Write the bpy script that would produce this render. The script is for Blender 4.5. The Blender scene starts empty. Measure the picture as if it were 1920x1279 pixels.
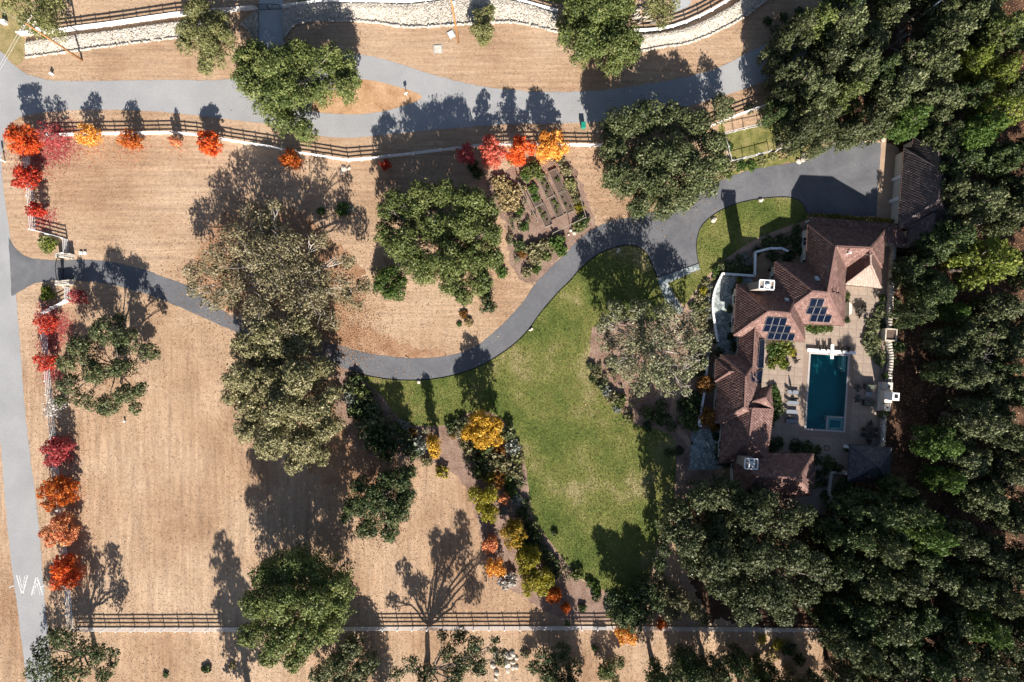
import bpy, bmesh, math, random
import numpy as np
from mathutils import Vector, Matrix
from mathutils.geometry import tessellate_polygon

# ------------------------------------------------------------------ camera, sky, sun, exposure
SC = bpy.context.scene
COL = SC.collection
S = 0.085            # metres per photo pixel on the ground
H = 108.0            # camera height over the ground
CX, CY = 960.0, 639.5
SUN_ELEV, SUN_AZ = 31.0, 170.0   # azimuth clockwise from +Y (north, up in the picture)

cam_d = bpy.data.cameras.new('camera'); cam = bpy.data.objects.new('camera', cam_d); COL.objects.link(cam)
cam.location = (0, 0, H); cam.rotation_euler = (0, 0, 0)
cam_d.sensor_width = 36.0; cam_d.lens = 36.0 * H / (1920 * S); cam_d.clip_start = 1.0; cam_d.clip_end = 6000
SC.camera = cam

W = bpy.data.worlds.new('World'); SC.world = W; W.use_nodes = True
wn = W.node_tree.nodes; wl = W.node_tree.links
sky = wn.new('ShaderNodeTexSky'); sky.sky_type = 'NISHITA'; sky.sun_disc = False
sky.sun_elevation = math.radians(SUN_ELEV); sky.sun_rotation = math.radians(SUN_AZ)
bg = wn['Background']; bg.inputs['Strength'].default_value = 0.05
wl.new(sky.outputs['Color'], bg.inputs['Color'])

sd = bpy.data.lights.new('sun', 'SUN'); sun = bpy.data.objects.new('sun', sd); COL.objects.link(sun)
sd.energy = 5.0; sd.angle = math.radians(0.53); sd.color = (1.0, 0.93, 0.83)
az, el = math.radians(SUN_AZ), math.radians(SUN_ELEV)
to_sun = Vector((math.sin(az) * math.cos(el), math.cos(az) * math.cos(el), math.sin(el)))
sun.rotation_euler = to_sun.to_track_quat('Z', 'Y').to_euler()
sun.location = (0, 0, 150)

SC.view_settings.view_transform = 'Standard'; SC.view_settings.look = 'None'
SC.view_settings.gamma = 1.0; SC.view_settings.use_curve_mapping = False
SC.view_settings.exposure = 1.25
SC.render.engine = 'CYCLES'
SC.cycles.max_bounces = 5; SC.cycles.diffuse_bounces = 2; SC.cycles.glossy_bounces = 2
SC.cycles.transmission_bounces = 3; SC.cycles.transparent_max_bounces = 6
SC.cycles.caustics_reflective = False; SC.cycles.caustics_refractive = False
SC.cycles.use_adaptive_sampling = True

# ------------------------------------------------------------------ helpers
rng = np.random.default_rng(11)
random.seed(11)

def P(px, py, z=0.0):
    """photo pixel -> world point at height z"""
    k = S * (H - z) / H
    return Vector(((px - CX) * k, (CY - py) * k, z))

def tag(o, label=None, cat=None, group=None, kind=None):
    if label: o['label'] = label
    if cat: o['category'] = cat
    if group: o['group'] = group
    if kind: o['kind'] = kind
    return o

def empty(name, loc, rz=0.0):
    o = bpy.data.objects.new(name, None); COL.objects.link(o)
    o.location = loc; o.rotation_euler = (0, 0, rz); o.empty_display_size = 0.3
    return o

def obj(name, me, mat=None, parent=None):
    o = bpy.data.objects.new(name, me); COL.objects.link(o)
    if mat is not None and len(me.materials) == 0: me.materials.append(mat)
    if parent is not None:
        o.parent = parent
    return o

def np_mesh(name, verts, quads=None, tris=None, smooth=False, tint=None):
    me = bpy.data.meshes.new(name)
    verts = np.asarray(verts, dtype=np.float32)
    me.vertices.add(len(verts)); me.vertices.foreach_set('co', verts.ravel())
    idx, starts, tot = [], [], 0
    if quads is not None and len(quads):
        q = np.asarray(quads, dtype=np.int32); idx.append(q.ravel()); starts.append(np.arange(len(q)) * 4); tot += len(q) * 4
    if tris is not None and len(tris):
        t = np.asarray(tris, dtype=np.int32); idx.append(t.ravel()); starts.append(tot + np.arange(len(t)) * 3)
    idx = np.concatenate(idx); starts = np.concatenate(starts).astype(np.int32)
    me.loops.add(len(idx)); me.loops.foreach_set('vertex_index', idx.astype(np.int32))
    me.polygons.add(len(starts)); me.polygons.foreach_set('loop_start', starts)
    if smooth: me.polygons.foreach_set('use_smooth', np.ones(len(starts), dtype=bool))
    if tint is not None:
        a = me.attributes.new('tint', 'FLOAT', 'FACE'); a.data.foreach_set('value', np.asarray(tint, dtype=np.float32))
    me.update(calc_edges=True)
    return me

class MB:
    """collects simple solids into one mesh"""
    def __init__(s): s.v = []; s.f = []
    def add(s, vs, fs):
        n = len(s.v); s.v += [tuple(v) for v in vs]; s.f += [tuple(i + n for i in f) for f in fs]
    def box(s, c, d, rz=0.0, taper=1.0, tilt=None):
        hx, hy, hz = d[0] / 2, d[1] / 2, d[2] / 2
        m = Matrix.Rotation(rz, 3, 'Z')
        if tilt is not None: m = m @ tilt
        vs = []
        for z, t in ((-hz, 1), (hz, taper)):
            for x, y in ((-hx, -hy), (hx, -hy), (hx, hy), (-hx, hy)):
                vs.append(Vector(c) + m @ Vector((x * t, y * t, z)))
        s.add(vs, [(3, 2, 1, 0), (4, 5, 6, 7), (0, 1, 5, 4), (1, 2, 6, 5), (2, 3, 7, 6), (3, 0, 4, 7)])
        return s
    def bar(s, a, b, w, h=None):
        a, b = Vector(a), Vector(b); d = b - a; h = h or w
        L = d.length
        if L < 1e-6: return s
        z = d.normalized(); up = Vector((0, 0, 1)) if abs(z.z) < .95 else Vector((1, 0, 0))
        x = up.cross(z).normalized(); y = z.cross(x)
        vs = []
        for p in (a, b):
            for sx, sy in ((-1, -1), (1, -1), (1, 1), (-1, 1)):
                vs.append(p + x * sx * w / 2 + y * sy * h / 2)
        s.add(vs, [(3, 2, 1, 0), (4, 5, 6, 7), (0, 1, 5, 4), (1, 2, 6, 5), (2, 3, 7, 6), (3, 0, 4, 7)])
        return s
    def tube(s, pts, rads, n=7, cap=True):
        pts = [Vector(p) for p in pts]
        rings = []
        for i, p in enumerate(pts):
            d = (pts[min(i + 1, len(pts) - 1)] - pts[max(i - 1, 0)])
            z = d.normalized() if d.length > 1e-6 else Vector((0, 0, 1))
            up = Vector((0, 0, 1)) if abs(z.z) < .9 else Vector((1, 0, 0))
            x = up.cross(z).normalized(); y = z.cross(x)
            rings.append([p + (x * math.cos(2 * math.pi * k / n) + y * math.sin(2 * math.pi * k / n)) * rads[i] for k in range(n)])
        vs = [v for r in rings for v in r]; fs = []
        for i in range(len(pts) - 1):
            for k in range(n):
                a, b = i * n + k, i * n + (k + 1) % n
                fs.append((a, b, b + n, a + n))
        if cap:
            fs.append(tuple(range(n - 1, -1, -1))); fs.append(tuple((len(pts) - 1) * n + k for k in range(n)))
        s.add(vs, fs); return s
    def cyl(s, c, r, h, n=12, r2=None):
        return s.tube([Vector(c), Vector(c) + Vector((0, 0, h))], [r, r if r2 is None else r2], n)
    def prism(s, pts, z0, z1):
        n = len(pts)
        vs = [(p[0], p[1], z0) for p in pts] + [(p[0], p[1], z1) for p in pts]
        fs = [tuple(range(n - 1, -1, -1)), tuple(range(n, 2 * n))] + [(i, (i + 1) % n, n + (i + 1) % n, n + i) for i in range(n)]
        s.add(vs, fs); return s
    def mesh(s, name, smooth=False):
        me = bpy.data.meshes.new(name); me.from_pydata(s.v, [], s.f)
        bm = bmesh.new(); bm.from_mesh(me); bmesh.ops.recalc_face_normals(bm, faces=bm.faces); bm.to_mesh(me); bm.free()
        if smooth: me.polygons.foreach_set('use_smooth', np.ones(len(me.polygons), dtype=bool))
        me.update(); return me
    def build(s, name, mat, parent=None, smooth=False):
        return obj(name, s.mesh(name, smooth), mat, parent)

def spline(pts, n=6, closed=False):
    """Catmull-Rom through pixel points"""
    out = []; m = len(pts); rngi = range(m if closed else m - 1)
    for i in rngi:
        if closed: p0, p1, p2, p3 = pts[(i - 1) % m], pts[i], pts[(i + 1) % m], pts[(i + 2) % m]
        else: p0, p1, p2, p3 = pts[max(i - 1, 0)], pts[i], pts[i + 1], pts[min(i + 2, m - 1)]
        for k in range(n):
            t = k / n
            out.append(tuple(0.5 * ((2 * p1[j]) + (-p0[j] + p2[j]) * t + (2 * p0[j] - 5 * p1[j] + 4 * p2[j] - p3[j]) * t * t
                                    + (-p0[j] + 3 * p1[j] - 3 * p2[j] + p3[j]) * t ** 3) for j in (0, 1)))
    if not closed: out.append(tuple(pts[-1]))
    return out

def inpoly(pts, poly):
    x, y = pts[:, 0], pts[:, 1]; r = np.zeros(len(pts), bool); n = len(poly)
    for i in range(n):
        x1, y1 = poly[i]; x2, y2 = poly[(i + 1) % n]
        if y1 == y2: continue
        r ^= ((y1 > y) != (y2 > y)) & (x < (x2 - x1) * (y - y1) / (y2 - y1) + x1)
    return r

def sheet(name, poly, z, mat, holes=(), label=None, kind='structure', jag=0.0):
    """flat polygon sheet from pixel outline"""
    def ring(pl):
        r = [P(x, y) for x, y in pl]
        if jag:
            q = []
            for i, a in enumerate(r):
                b = r[(i + 1) % len(r)]; n = max(1, int((b - a).length / 0.5)); n = min(n, 60)
                for k in range(n):
                    p = a.lerp(b, k / n); q.append(p + Vector((random.gauss(0, jag), random.gauss(0, jag), 0)))
            r = q
        return r
    loops = [ring(poly)] + [[P(x, y) for x, y in h] for h in holes]
    vs = [v for l in loops for v in l]
    fs = tessellate_polygon([[Vector((v.x, v.y, 0)) for v in l] for l in loops])
    me = bpy.data.meshes.new(name); me.from_pydata([(v.x, v.y, z) for v in vs], [], [tuple(f) for f in fs])
    bm = bmesh.new(); bm.from_mesh(me)
    for f in bm.faces:
        f.normal_update()
        if f.normal.z < 0: f.normal_flip()
    bm.to_mesh(me); bm.free()
    o = obj(name, me, mat); o['kind'] = kind
    if label: o['label'] = label
    return o

# ------------------------------------------------------------------ materials
def mat_base(name, rough=0.9, spec=0.25):
    m = bpy.data.materials.new(name); m.use_nodes = True
    nt = m.node_tree; b = nt.nodes['Principled BSDF']
    b.inputs['Roughness'].default_value = rough; b.inputs['Specular IOR Level'].default_value = spec
    return m, nt, b

def nd(nt, t, **kw):
    n = nt.nodes.new(t)
    for k, v in kw.items():
        if k in n.inputs.keys(): n.inputs[k].default_value = v
        else: setattr(n, k, v)
    return n

def ramp(nt, stops):
    r = nt.nodes.new('ShaderNodeValToRGB'); e = r.color_ramp.elements
    while len(e) < len(stops): e.new(0.5)
    for el_, (p, c) in zip(e, stops):
        el_.position = p; el_.color = (c[0], c[1], c[2], 1)
    return r

def noise_mat(name, stops, scale=1.0, detail=6, rough=0.9, bump=0.0, bscale=None, bdist=0.05, coords='Object', spec=0.2,
              second=None, rand=0.0, distort=0.0):
    """colour from a noise ramp, optionally multiplied by a second noise, with bump"""
    m, nt, b = mat_base(name, rough, spec); L = nt.links
    tc = nt.nodes.new('ShaderNodeTexCoord')
    n1 = nd(nt, 'ShaderNodeTexNoise', Scale=scale, Detail=detail, Roughness=0.62, Distortion=distort); L.new(tc.outputs[coords], n1.inputs['Vector'])
    r = ramp(nt, stops); L.new(n1.outputs['Fac'], r.inputs['Fac']); col = r.outputs['Color']
    if second:
        sc2, lo, hi = second
        n2 = nd(nt, 'ShaderNodeTexNoise', Scale=sc2, Detail=5, Roughness=0.7); L.new(tc.outputs[coords], n2.inputs['Vector'])
        mr = nd(nt, 'ShaderNodeMapRange'); mr.inputs['From Min'].default_value = .3; mr.inputs['From Max'].default_value = .7
        mr.inputs['To Min'].default_value = lo; mr.inputs['To Max'].default_value = hi
        L.new(n2.outputs['Fac'], mr.inputs['Value'])
        mx = nd(nt, 'ShaderNodeVectorMath', operation='MULTIPLY'); L.new(col, mx.inputs[0]); L.new(mr.outputs[0], mx.inputs[1]); col = mx.outputs[0]
    if rand:
        oi = nt.nodes.new('ShaderNodeObjectInfo'); mr = nd(nt, 'ShaderNodeMapRange')
        mr.inputs['To Min'].default_value = 1 - rand; mr.inputs['To Max'].default_value = 1 + rand
        L.new(oi.outputs['Random'], mr.inputs['Value'])
        mx = nd(nt, 'ShaderNodeVectorMath', operation='MULTIPLY'); L.new(col, mx.inputs[0]); L.new(mr.outputs[0], mx.inputs[1]); col = mx.outputs[0]
    L.new(col, b.inputs['Base Color'])
    if bump:
        n3 = nd(nt, 'ShaderNodeTexNoise', Scale=bscale or scale * 6, Detail=6, Roughness=0.7); L.new(tc.outputs[coords], n3.inputs['Vector'])
        bp = nd(nt, 'ShaderNodeBump', Strength=bump, Distance=bdist); L.new(n3.outputs['Fac'], bp.inputs['Height']); L.new(bp.outputs[0], b.inputs['Normal'])
    return m

def leaf_mat(name, stops, trans=0.2, rand=0.22, tscale=None):
    """foliage: per-leaf tint attribute through a ramp, slight per-tree variation, some translucency"""
    m, nt, b = mat_base(name, 0.55, 0.3); L = nt.links
    at = nt.nodes.new('ShaderNodeAttribute'); at.attribute_name = 'tint'
    r = ramp(nt, stops); L.new(at.outputs['Fac'], r.inputs['Fac'])
    oi = nt.nodes.new('ShaderNodeObjectInfo'); mr = nd(nt, 'ShaderNodeMapRange')
    mr.inputs['To Min'].default_value = 1 - rand; mr.inputs['To Max'].default_value = 1 + rand
    L.new(oi.outputs['Random'], mr.inputs['Value'])
    mx = nd(nt, 'ShaderNodeVectorMath', operation='MULTIPLY'); L.new(r.outputs['Color'], mx.inputs[0]); L.new(mr.outputs[0], mx.inputs[1])
    L.new(mx.outputs[0], b.inputs['Base Color'])
    if trans:
        t = nt.nodes.new('ShaderNodeBsdfTranslucent'); L.new(mx.outputs[0], t.inputs['Color'])
        ms = nt.nodes.new('ShaderNodeMixShader'); ms.inputs[0].default_value = trans
        L.new(b.outputs[0], ms.inputs[1]); L.new(t.outputs[0], ms.inputs[2]); L.new(ms.outputs[0], nt.nodes['Material Output'].inputs['Surface'])
    return m

def plain(name, col, rough=0.6, var=0.12, scale=3.0, spec=0.3, metal=0.0, rand=0.0, bump=0.0):
    lo = tuple(c * (1 - var) for c in col); hi = tuple(min(1, c * (1 + var)) for c in col)
    m = noise_mat(name, [(0.3, lo), (0.7, hi)], scale=scale, rough=rough, spec=spec, rand=rand, bump=bump, bscale=scale * 5, bdist=.02)
    m.node_tree.nodes['Principled BSDF'].inputs['Metallic'].default_value = metal
    return m

def field_mat():
    """dry mown grass: straw and soil speckle with faint mowing lines"""
    m, nt, b = mat_base('dry_field', 0.95, 0.1); L = nt.links
    tc = nt.nodes.new('ShaderNodeTexCoord'); V = tc.outputs['Object']
    n1 = nd(nt, 'ShaderNodeTexNoise', Scale=0.06, Detail=7, Roughness=0.6); L.new(V, n1.inputs['Vector'])
    r1 = ramp(nt, [(0.32, (.290, .180, .112)), (0.48, (.395, .270, .180)), (0.66, (.470, .345, .245))]); L.new(n1.outputs['Fac'], r1.inputs['Fac'])
    n2 = nd(nt, 'ShaderNodeTexNoise', Scale=1.7, Detail=8, Roughness=0.75); L.new(V, n2.inputs['Vector'])
    r2 = ramp(nt, [(0.28, (.66, .64, .62)), (0.45, (.93, .92, .91)), (0.60, (1.05, 1.05, 1.05)), (0.8, (1.18, 1.18, 1.16))]); L.new(n2.outputs['Fac'], r2.inputs['Fac'])
    mul = nd(nt, 'ShaderNodeVectorMath', operation='MULTIPLY'); L.new(r1.outputs[0], mul.inputs[0]); L.new(r2.outputs[0], mul.inputs[1])
    # mowing lines: stretched noise along two headings, chosen by a very low noise
    def lines(rz, sx, sy):
        mp = nt.nodes.new('ShaderNodeMapping'); mp.inputs['Rotation'].default_value = (0, 0, rz); mp.inputs['Scale'].default_value = (sx, sy, 1)
        L.new(V, mp.inputs['Vector'])
        n = nd(nt, 'ShaderNodeTexNoise', Scale=1.0, Detail=4, Roughness=0.6); L.new(mp.outputs[0], n.inputs['Vector']); return n.outputs['Fac']
    a, c = lines(0.07, 0.10, 1.9), lines(0.05, 1.5, 0.10)
    sp = nt.nodes.new('ShaderNodeSeparateXYZ'); L.new(V, sp.inputs[0])
    mr0 = nd(nt, 'ShaderNodeMapRange'); mr0.inputs['From Min'].default_value = -4; mr0.inputs['From Max'].default_value = 6; L.new(sp.outputs['Y'], mr0.inputs['Value'])
    mixf = nt.nodes.new('ShaderNodeMix'); L.new(mr0.outputs[0], mixf.inputs[0]); L.new(c, mixf.inputs[2]); L.new(a, mixf.inputs[3])
    mr = nd(nt, 'ShaderNodeMapRange'); mr.inputs['From Min'].default_value = .3; mr.inputs['From Max'].default_value = .7
    mr.inputs['To Min'].default_value = .76; mr.inputs['To Max'].default_value = 1.16; L.new(mixf.outputs[0], mr.inputs['Value'])
    mul2 = nd(nt, 'ShaderNodeVectorMath', operation='MULTIPLY'); L.new(mul.outputs[0], mul2.inputs[0]); L.new(mr.outputs[0], mul2.inputs[1])
    L.new(mul2.outputs[0], b.inputs['Base Color'])
    n3 = nd(nt, 'ShaderNodeTexNoise', Scale=5.0, Detail=8, Roughness=0.8); L.new(V, n3.inputs['Vector'])
    bp = nd(nt, 'ShaderNodeBump', Strength=0.75, Distance=0.14); L.new(n3.outputs['Fac'], bp.inputs['Height']); L.new(bp.outputs[0], b.inputs['Normal'])
    return m

def voronoi_paving(name, c1, c2, joint, scale):
    m, nt, b = mat_base(name, 0.85, 0.2); L = nt.links
    tc = nt.nodes.new('ShaderNodeTexCoord')
    v = nd(nt, 'ShaderNodeTexVoronoi', Scale=scale); L.new(tc.outputs['Object'], v.inputs['Vector'])
    e = nd(nt, 'ShaderNodeTexVoronoi', Scale=scale, feature='DISTANCE_TO_EDGE'); L.new(tc.outputs['Object'], e.inputs['Vector'])
    sp = nt.nodes.new('ShaderNodeSeparateColor'); L.new(v.outputs['Color'], sp.inputs[0])
    r = ramp(nt, [(0, c1), (1, c2)]); L.new(sp.outputs[0], r.inputs['Fac'])
    re = ramp(nt, [(0.02, (0, 0, 0)), (0.06, (1, 1, 1))]); L.new(e.outputs['Distance'], re.inputs['Fac'])
    mx = nt.nodes.new('ShaderNodeMix'); mx.data_type = 'RGBA'; L.new(re.outputs[0], mx.inputs[0]); mx.inputs[6].default_value = (*joint, 1); L.new(r.outputs[0], mx.inputs[7])
    L.new(mx.outputs[2], b.inputs['Base Color']); return m

M = {}
M['field'] = field_mat()
M['asphalt_old'] = noise_mat('weathered_asphalt', [(0.25, (.235, .237, .245)), (0.5, (.275, .277, .285)), (0.75, (.315, .316, .322))], scale=.16, rough=.93,
                             bump=.25, bscale=9, bdist=.02, second=(3.5, .90, 1.08))
M['asphalt'] = noise_mat('driveway_asphalt', [(0.25, (.092, .094, .104)), (0.5, (.118, .120, .131)), (0.78, (.155, .156, .166))], scale=.22, rough=.92,
                         bump=.2, bscale=10, bdist=.015, second=(2.2, .88, 1.10), distort=1.2)
M['lawn'] = noise_mat('lawn_turf', [(0.34, (.060, .092, .018)), (0.45, (.110, .136, .032)), (0.55, (.170, .172, .050)), (0.64, (.285, .240, .115))], scale=.11, detail=8,
                      rough=.95, bump=.9, bscale=7, bdist=.10, second=(2.4, .72, 1.25))
M['mulch'] = noise_mat('bed_mulch', [(0.3, (.16, .098, .072)), (0.5, (.24, .160, .125)), (0.72, (.33, .235, .185))], scale=.5, rough=.95, bump=.8, bscale=6, bdist=.10, second=(4, .6, 1.2))
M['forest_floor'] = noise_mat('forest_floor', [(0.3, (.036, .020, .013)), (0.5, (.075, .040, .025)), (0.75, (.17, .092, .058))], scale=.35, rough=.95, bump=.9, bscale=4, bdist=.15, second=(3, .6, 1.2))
M['litter'] = noise_mat('oak_litter', [(0.3, (.24, .125, .070)), (0.5, (.34, .20, .12)), (0.7, (.41, .265, .17))], scale=.4, rough=.95, bump=.8, bscale=7, bdist=.1, second=(4, .65, 1.2))
M['island'] = noise_mat('island_straw', [(0.3, (.30, .165, .085)), (0.5, (.42, .255, .145)), (0.7, (.50, .33, .20))], scale=.5, rough=.95, bump=.8, bscale=7, bdist=.1, second=(4, .75, 1.15))
M['verge'] = noise_mat('verge_grass', [(0.3, (.16, .135, .055)), (0.5, (.27, .215, .10)), (0.7, (.36, .27, .14))], scale=.3, rough=.95, bump=.8, bscale=6, bdist=.1, second=(4, .7, 1.2))
M['weeds'] = noise_mat('weedy_grass', [(0.3, (.09, .10, .03)), (0.5, (.17, .165, .05)), (0.7, (.29, .24, .11))], scale=.6, rough=.95, bump=.8, bscale=6, bdist=.1, second=(3, .6, 1.25))
M['path'] = noise_mat('decomposed_granite', [(0.3, (.27, .175, .125)), (0.7, (.38, .265, .20))], scale=.8, rough=.95, bump=.4, bscale=9, bdist=.03)
M['apron'] = noise_mat('tan_concrete', [(0.3, (.31, .215, .15)), (0.7, (.40, .285, .205))], scale=.5, rough=.9, bump=.15, bscale=8, bdist=.02, second=(5, .92, 1.06))
M['slab'] = noise_mat('terrace_slab', [(0.3, (.265, .205, .165)), (0.7, (.335, .265, .215))], scale=.9, rough=.88, bump=.15, bscale=10, bdist=.01, second=(6, .92, 1.06), rand=.05)
M['joint'] = plain('terrace_joint', (.25, .185, .145), .95)
M['concrete'] = noise_mat('grey_concrete', [(0.3, (.29, .305, .315)), (0.7, (.36, .375, .385))], scale=.5, rough=.9, bump=.15, bscale=8, bdist=.02)
M['flag'] = voronoi_paving('bluestone_paving', (.17, .205, .215), (.40, .44, .43), (.10, .11, .11), 1.6)
M['white'] = plain('white_paint', (.80, .80, .80), .5, .05)
M['roadpaint'] = noise_mat('road_paint', [(0.40, (.30, .30, .31)), (0.55, (.62, .62, .62))], scale=4, rough=.85)
M['stone'] = plain('pale_stone', (.50, .44, .37), .9, .3, 2.0, rand=.2, bump=.4)
M['riprap'] = None
M['stucco'] = plain('cream_stucco', (.62, .57, .50), .9, .06, 1.5)
M['render'] = plain('brown_render', (.30, .255, .22), .9, .1, 1.5)
M['steel'] = plain('painted_steel', (.62, .63, .64), .45, .06)
M['black'] = plain('black_metal', (.018, .018, .02), .5, .2)
M['dark_wicker'] = plain('dark_wicker', (.045, .038, .034), .8, .3, 20)
M['cushion_g'] = plain('sage_cushion', (.10, .115, .095), .9, .15, 8)
M['sling'] = plain('grey_sling', (.19, .21, .24), .8, .1, 8)
M['wood_pole'] = plain('pole_timber', (.33, .16, .06), .85, .3, 3.0)
M['bed_board'] = plain('weathered_board', (.24, .20, .165), .9, .2, 5)
M['soil'] = plain('dark_soil', (.10, .07, .055), .95, .35, 5, bump=.8)
M['bark'] = noise_mat('oak_bark', [(0.3, (.10, .082, .068)), (0.7, (.24, .205, .18))], scale=3, rough=.95, bump=.6, bscale=9, bdist=.04)
M['pale_bark'] = noise_mat('pale_bark', [(0.3, (.28, .25, .22)), (0.7, (.50, .46, .41))], scale=3, rough=.9, bump=.4, bscale=9, bdist=.03)
M['tile'] = None
M['solar'] = plain('solar_glass', (.004, .007, .018), .07, .1, 2, spec=.25)
M['panel_rim'] = plain('panel_rim', (.16, .16, .17), .5)
M['alu'] = plain('aluminium', (.55, .56, .58), .4, .05, 3, metal=.4)
M['glass'] = plain('window_glass', (.03, .04, .05), .08, .1, 1, spec=.6)
M['skylight'] = plain('skylight_dome', (.62, .66, .68), .2, .05, 1, spec=.5)
M['basin'] = plain('pool_plaster', (.014, .145, .170), .7, .08, .5)
M['coping'] = plain('pool_coping', (.38, .35, .34), .8, .08, 2)
M['bin'] = plain('green_bin', (.01, .21, .15), .5, .1)
M['redleaf'] = None

def tile_mat(name, stops, rough=.8):
    m, nt, b = mat_base(name, rough, .25); L = nt.links
    at = nt.nodes.new('ShaderNodeAttribute'); at.attribute_name = 'tint'
    r = ramp(nt, stops); L.new(at.outputs['Fac'], r.inputs['Fac'])
    tc = nt.nodes.new('ShaderNodeTexCoord'); n = nd(nt, 'ShaderNodeTexNoise', Scale=.5, Detail=5); L.new(tc.outputs['Object'], n.inputs['Vector'])
    mr = nd(nt, 'ShaderNodeMapRange'); mr.inputs['To Min'].default_value = .75; mr.inputs['To Max'].default_value = 1.25; L.new(n.outputs['Fac'], mr.inputs['Value'])
    mx = nd(nt, 'ShaderNodeVectorMath', operation='MULTIPLY'); L.new(r.outputs[0], mx.inputs[0]); L.new(mr.outputs[0], mx.inputs[1]); L.new(mx.outputs[0], b.inputs['Base Color'])
    return m
M['tile'] = tile_mat('clay_shake_tile', [(0, (.120, .066, .057)), (.6, (.185, .108, .094)), (1, (.250, .160, .140))])
M['tile_shaded'] = tile_mat('shaded_garage_tile', [(0, (.075, .056, .056)), (.6, (.115, .090, .090)), (1, (.165, .132, .130))])  # greyer, darker roof tile: tree shade put into the garage roof colour
M['tile_sunlit'] = tile_mat('sunlit_tone_tile', [(0, (.27, .20, .165)), (.6, (.33, .255, .215)), (1, (.40, .32, .27))])  # paler copy of the roof tile, direct sunlight put into its colour
M['slate'] = tile_mat('blue_grey_slate', [(0, (.060, .066, .078)), (.6, (.085, .092, .106)), (1, (.125, .13, .145))])
M['deck'] = plain('roof_underlay', (.10, .06, .05), .9, .2, 2)
M['slate_deck'] = plain('slate_underlay', (.05, .053, .06), .9, .2, 2)
M['riprap'] = tile_mat('quarry_stone', [(0, (.20, .175, .15)), (.5, (.37, .335, .29)), (1, (.56, .515, .455))], .9)
M['bankbase'] = plain('bank_gravel', (.27, .235, .195), .95, .3, 4, bump=.6)
M['wallstone'] = tile_mat('wall_stone', [(0, (.27, .235, .20)), (.5, (.43, .39, .34)), (1, (.60, .56, .50))], .9)

def water_mat():
    m = bpy.data.materials.new('pool_water'); m.use_nodes = True; nt = m.node_tree; L = nt.links
    nt.nodes.remove(nt.nodes['Principled BSDF'])
    tr = nt.nodes.new('ShaderNodeBsdfTransparent'); tr.inputs[0].default_value = (.52, .86, .88, 1)
    gl = nt.nodes.new('ShaderNodeBsdfGlossy'); gl.inputs['Roughness'].default_value = .06
    fr = nt.nodes.new('ShaderNodeFresnel'); fr.inputs['IOR'].default_value = 1.33
    tc = nt.nodes.new('ShaderNodeTexCoord'); n = nd(nt, 'ShaderNodeTexNoise', Scale=2.5, Detail=3); L.new(tc.outputs['Object'], n.inputs['Vector'])
    bp = nd(nt, 'ShaderNodeBump', Strength=.12, Distance=.03); L.new(n.outputs['Fac'], bp.inputs['Height']); L.new(bp.outputs[0], gl.inputs['Normal']); L.new(bp.outputs[0], fr.inputs['Normal'])
    ms = nt.nodes.new('ShaderNodeMixShader'); L.new(fr.outputs[0], ms.inputs[0]); L.new(tr.outputs[0], ms.inputs[1]); L.new(gl.outputs[0], ms.inputs[2])
    L.new(ms.outputs[0], nt.nodes['Material Output'].inputs['Surface']); return m
M['water'] = water_mat()

# foliage colours
def lm(k, a, b, c, trans=.10, rand=.22):
    M[k] = leaf_mat(k, [(0, a), (.5, b), (1, c)], trans, rand)
lm('leaf_oak', (0.034, 0.055, 0.013), (0.094, 0.121, 0.030), (0.207, 0.214, 0.076))
lm('leaf_dark', (0.016, 0.032, 0.009), (0.048, 0.074, 0.022), (0.132, 0.156, 0.057))
lm('leaf_live', (.022, .034, .010), (.064, .079, .028), (.158, .164, .080))
lm('leaf_silveroak', (.060, .070, .030), (.150, .155, .080), (.300, .285, .190))
lm('leaf_grey', (0.033, 0.047, 0.015), (0.094, 0.111, 0.045), (0.212, 0.217, 0.116))
lm('leaf_olive', (0.078, 0.076, 0.029), (0.179, 0.166, 0.078), (0.336, 0.297, 0.174))
lm('leaf_tan', (0.084, 0.072, 0.034), (0.179, 0.153, 0.083), (0.325, 0.282, 0.179))
lm('leaf_bright', (0.031, 0.066, 0.011), (0.077, 0.138, 0.026), (0.154, 0.215, 0.055), .3)
lm('leaf_lime', (.070, .105, .014), (.165, .205, .032), (.290, .300, .065), .3)
lm('leaf_pale', (0.106, 0.125, 0.040), (0.231, 0.237, 0.090), (0.375, 0.350, 0.163), .3)
lm('leaf_red', (.260, .012, .010), (.540, .040, .020), (.720, .130, .050), .3, .1)
lm('leaf_crimson', (.190, .018, .026), (.440, .065, .075), (.600, .180, .150), .3, .1)
lm('leaf_orange', (.280, .040, .006), (.560, .125, .014), (.700, .250, .035), .3, .1)
lm('leaf_redorange', (.340, .020, .008), (.680, .100, .016), (.800, .260, .045), .3, .1)
lm('leaf_salmon', (.400, .085, .040), (.680, .260, .120), (.800, .450, .180), .3, .1)
lm('leaf_apricot', (.50, .14, .018), (.76, .35, .055), (.85, .54, .13), .25, .08)
lm('leaf_salmonred', (.34, .035, .028), (.64, .13, .085), (.78, .28, .16), .25, .08)
lm('leaf_gold', (.250, .125, .010), (.520, .300, .025), (.680, .460, .080), .3, .1)
lm('leaf_yellowgreen', (.085, .090, .010), (.260, .230, .020), (.480, .380, .040), .3, .1)
lm('leaf_goldgreen', (.070, .070, .012), (.300, .190, .016), (.560, .330, .030), .3, .1)
lm('leaf_rust', (.090, .040, .010), (.220, .100, .020), (.380, .200, .050), .3, .1)
M['leaf_mixed'] = leaf_mat('leaf_mixed', [(0, (.04, .06, .02)), (.3, (.10, .12, .05)), (.5, (.20, .20, .12)), (.7, (.24, .17, .09)), (.85, (.30, .29, .22)), (1, (.36, .22, .10))], .1, 0)
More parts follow.
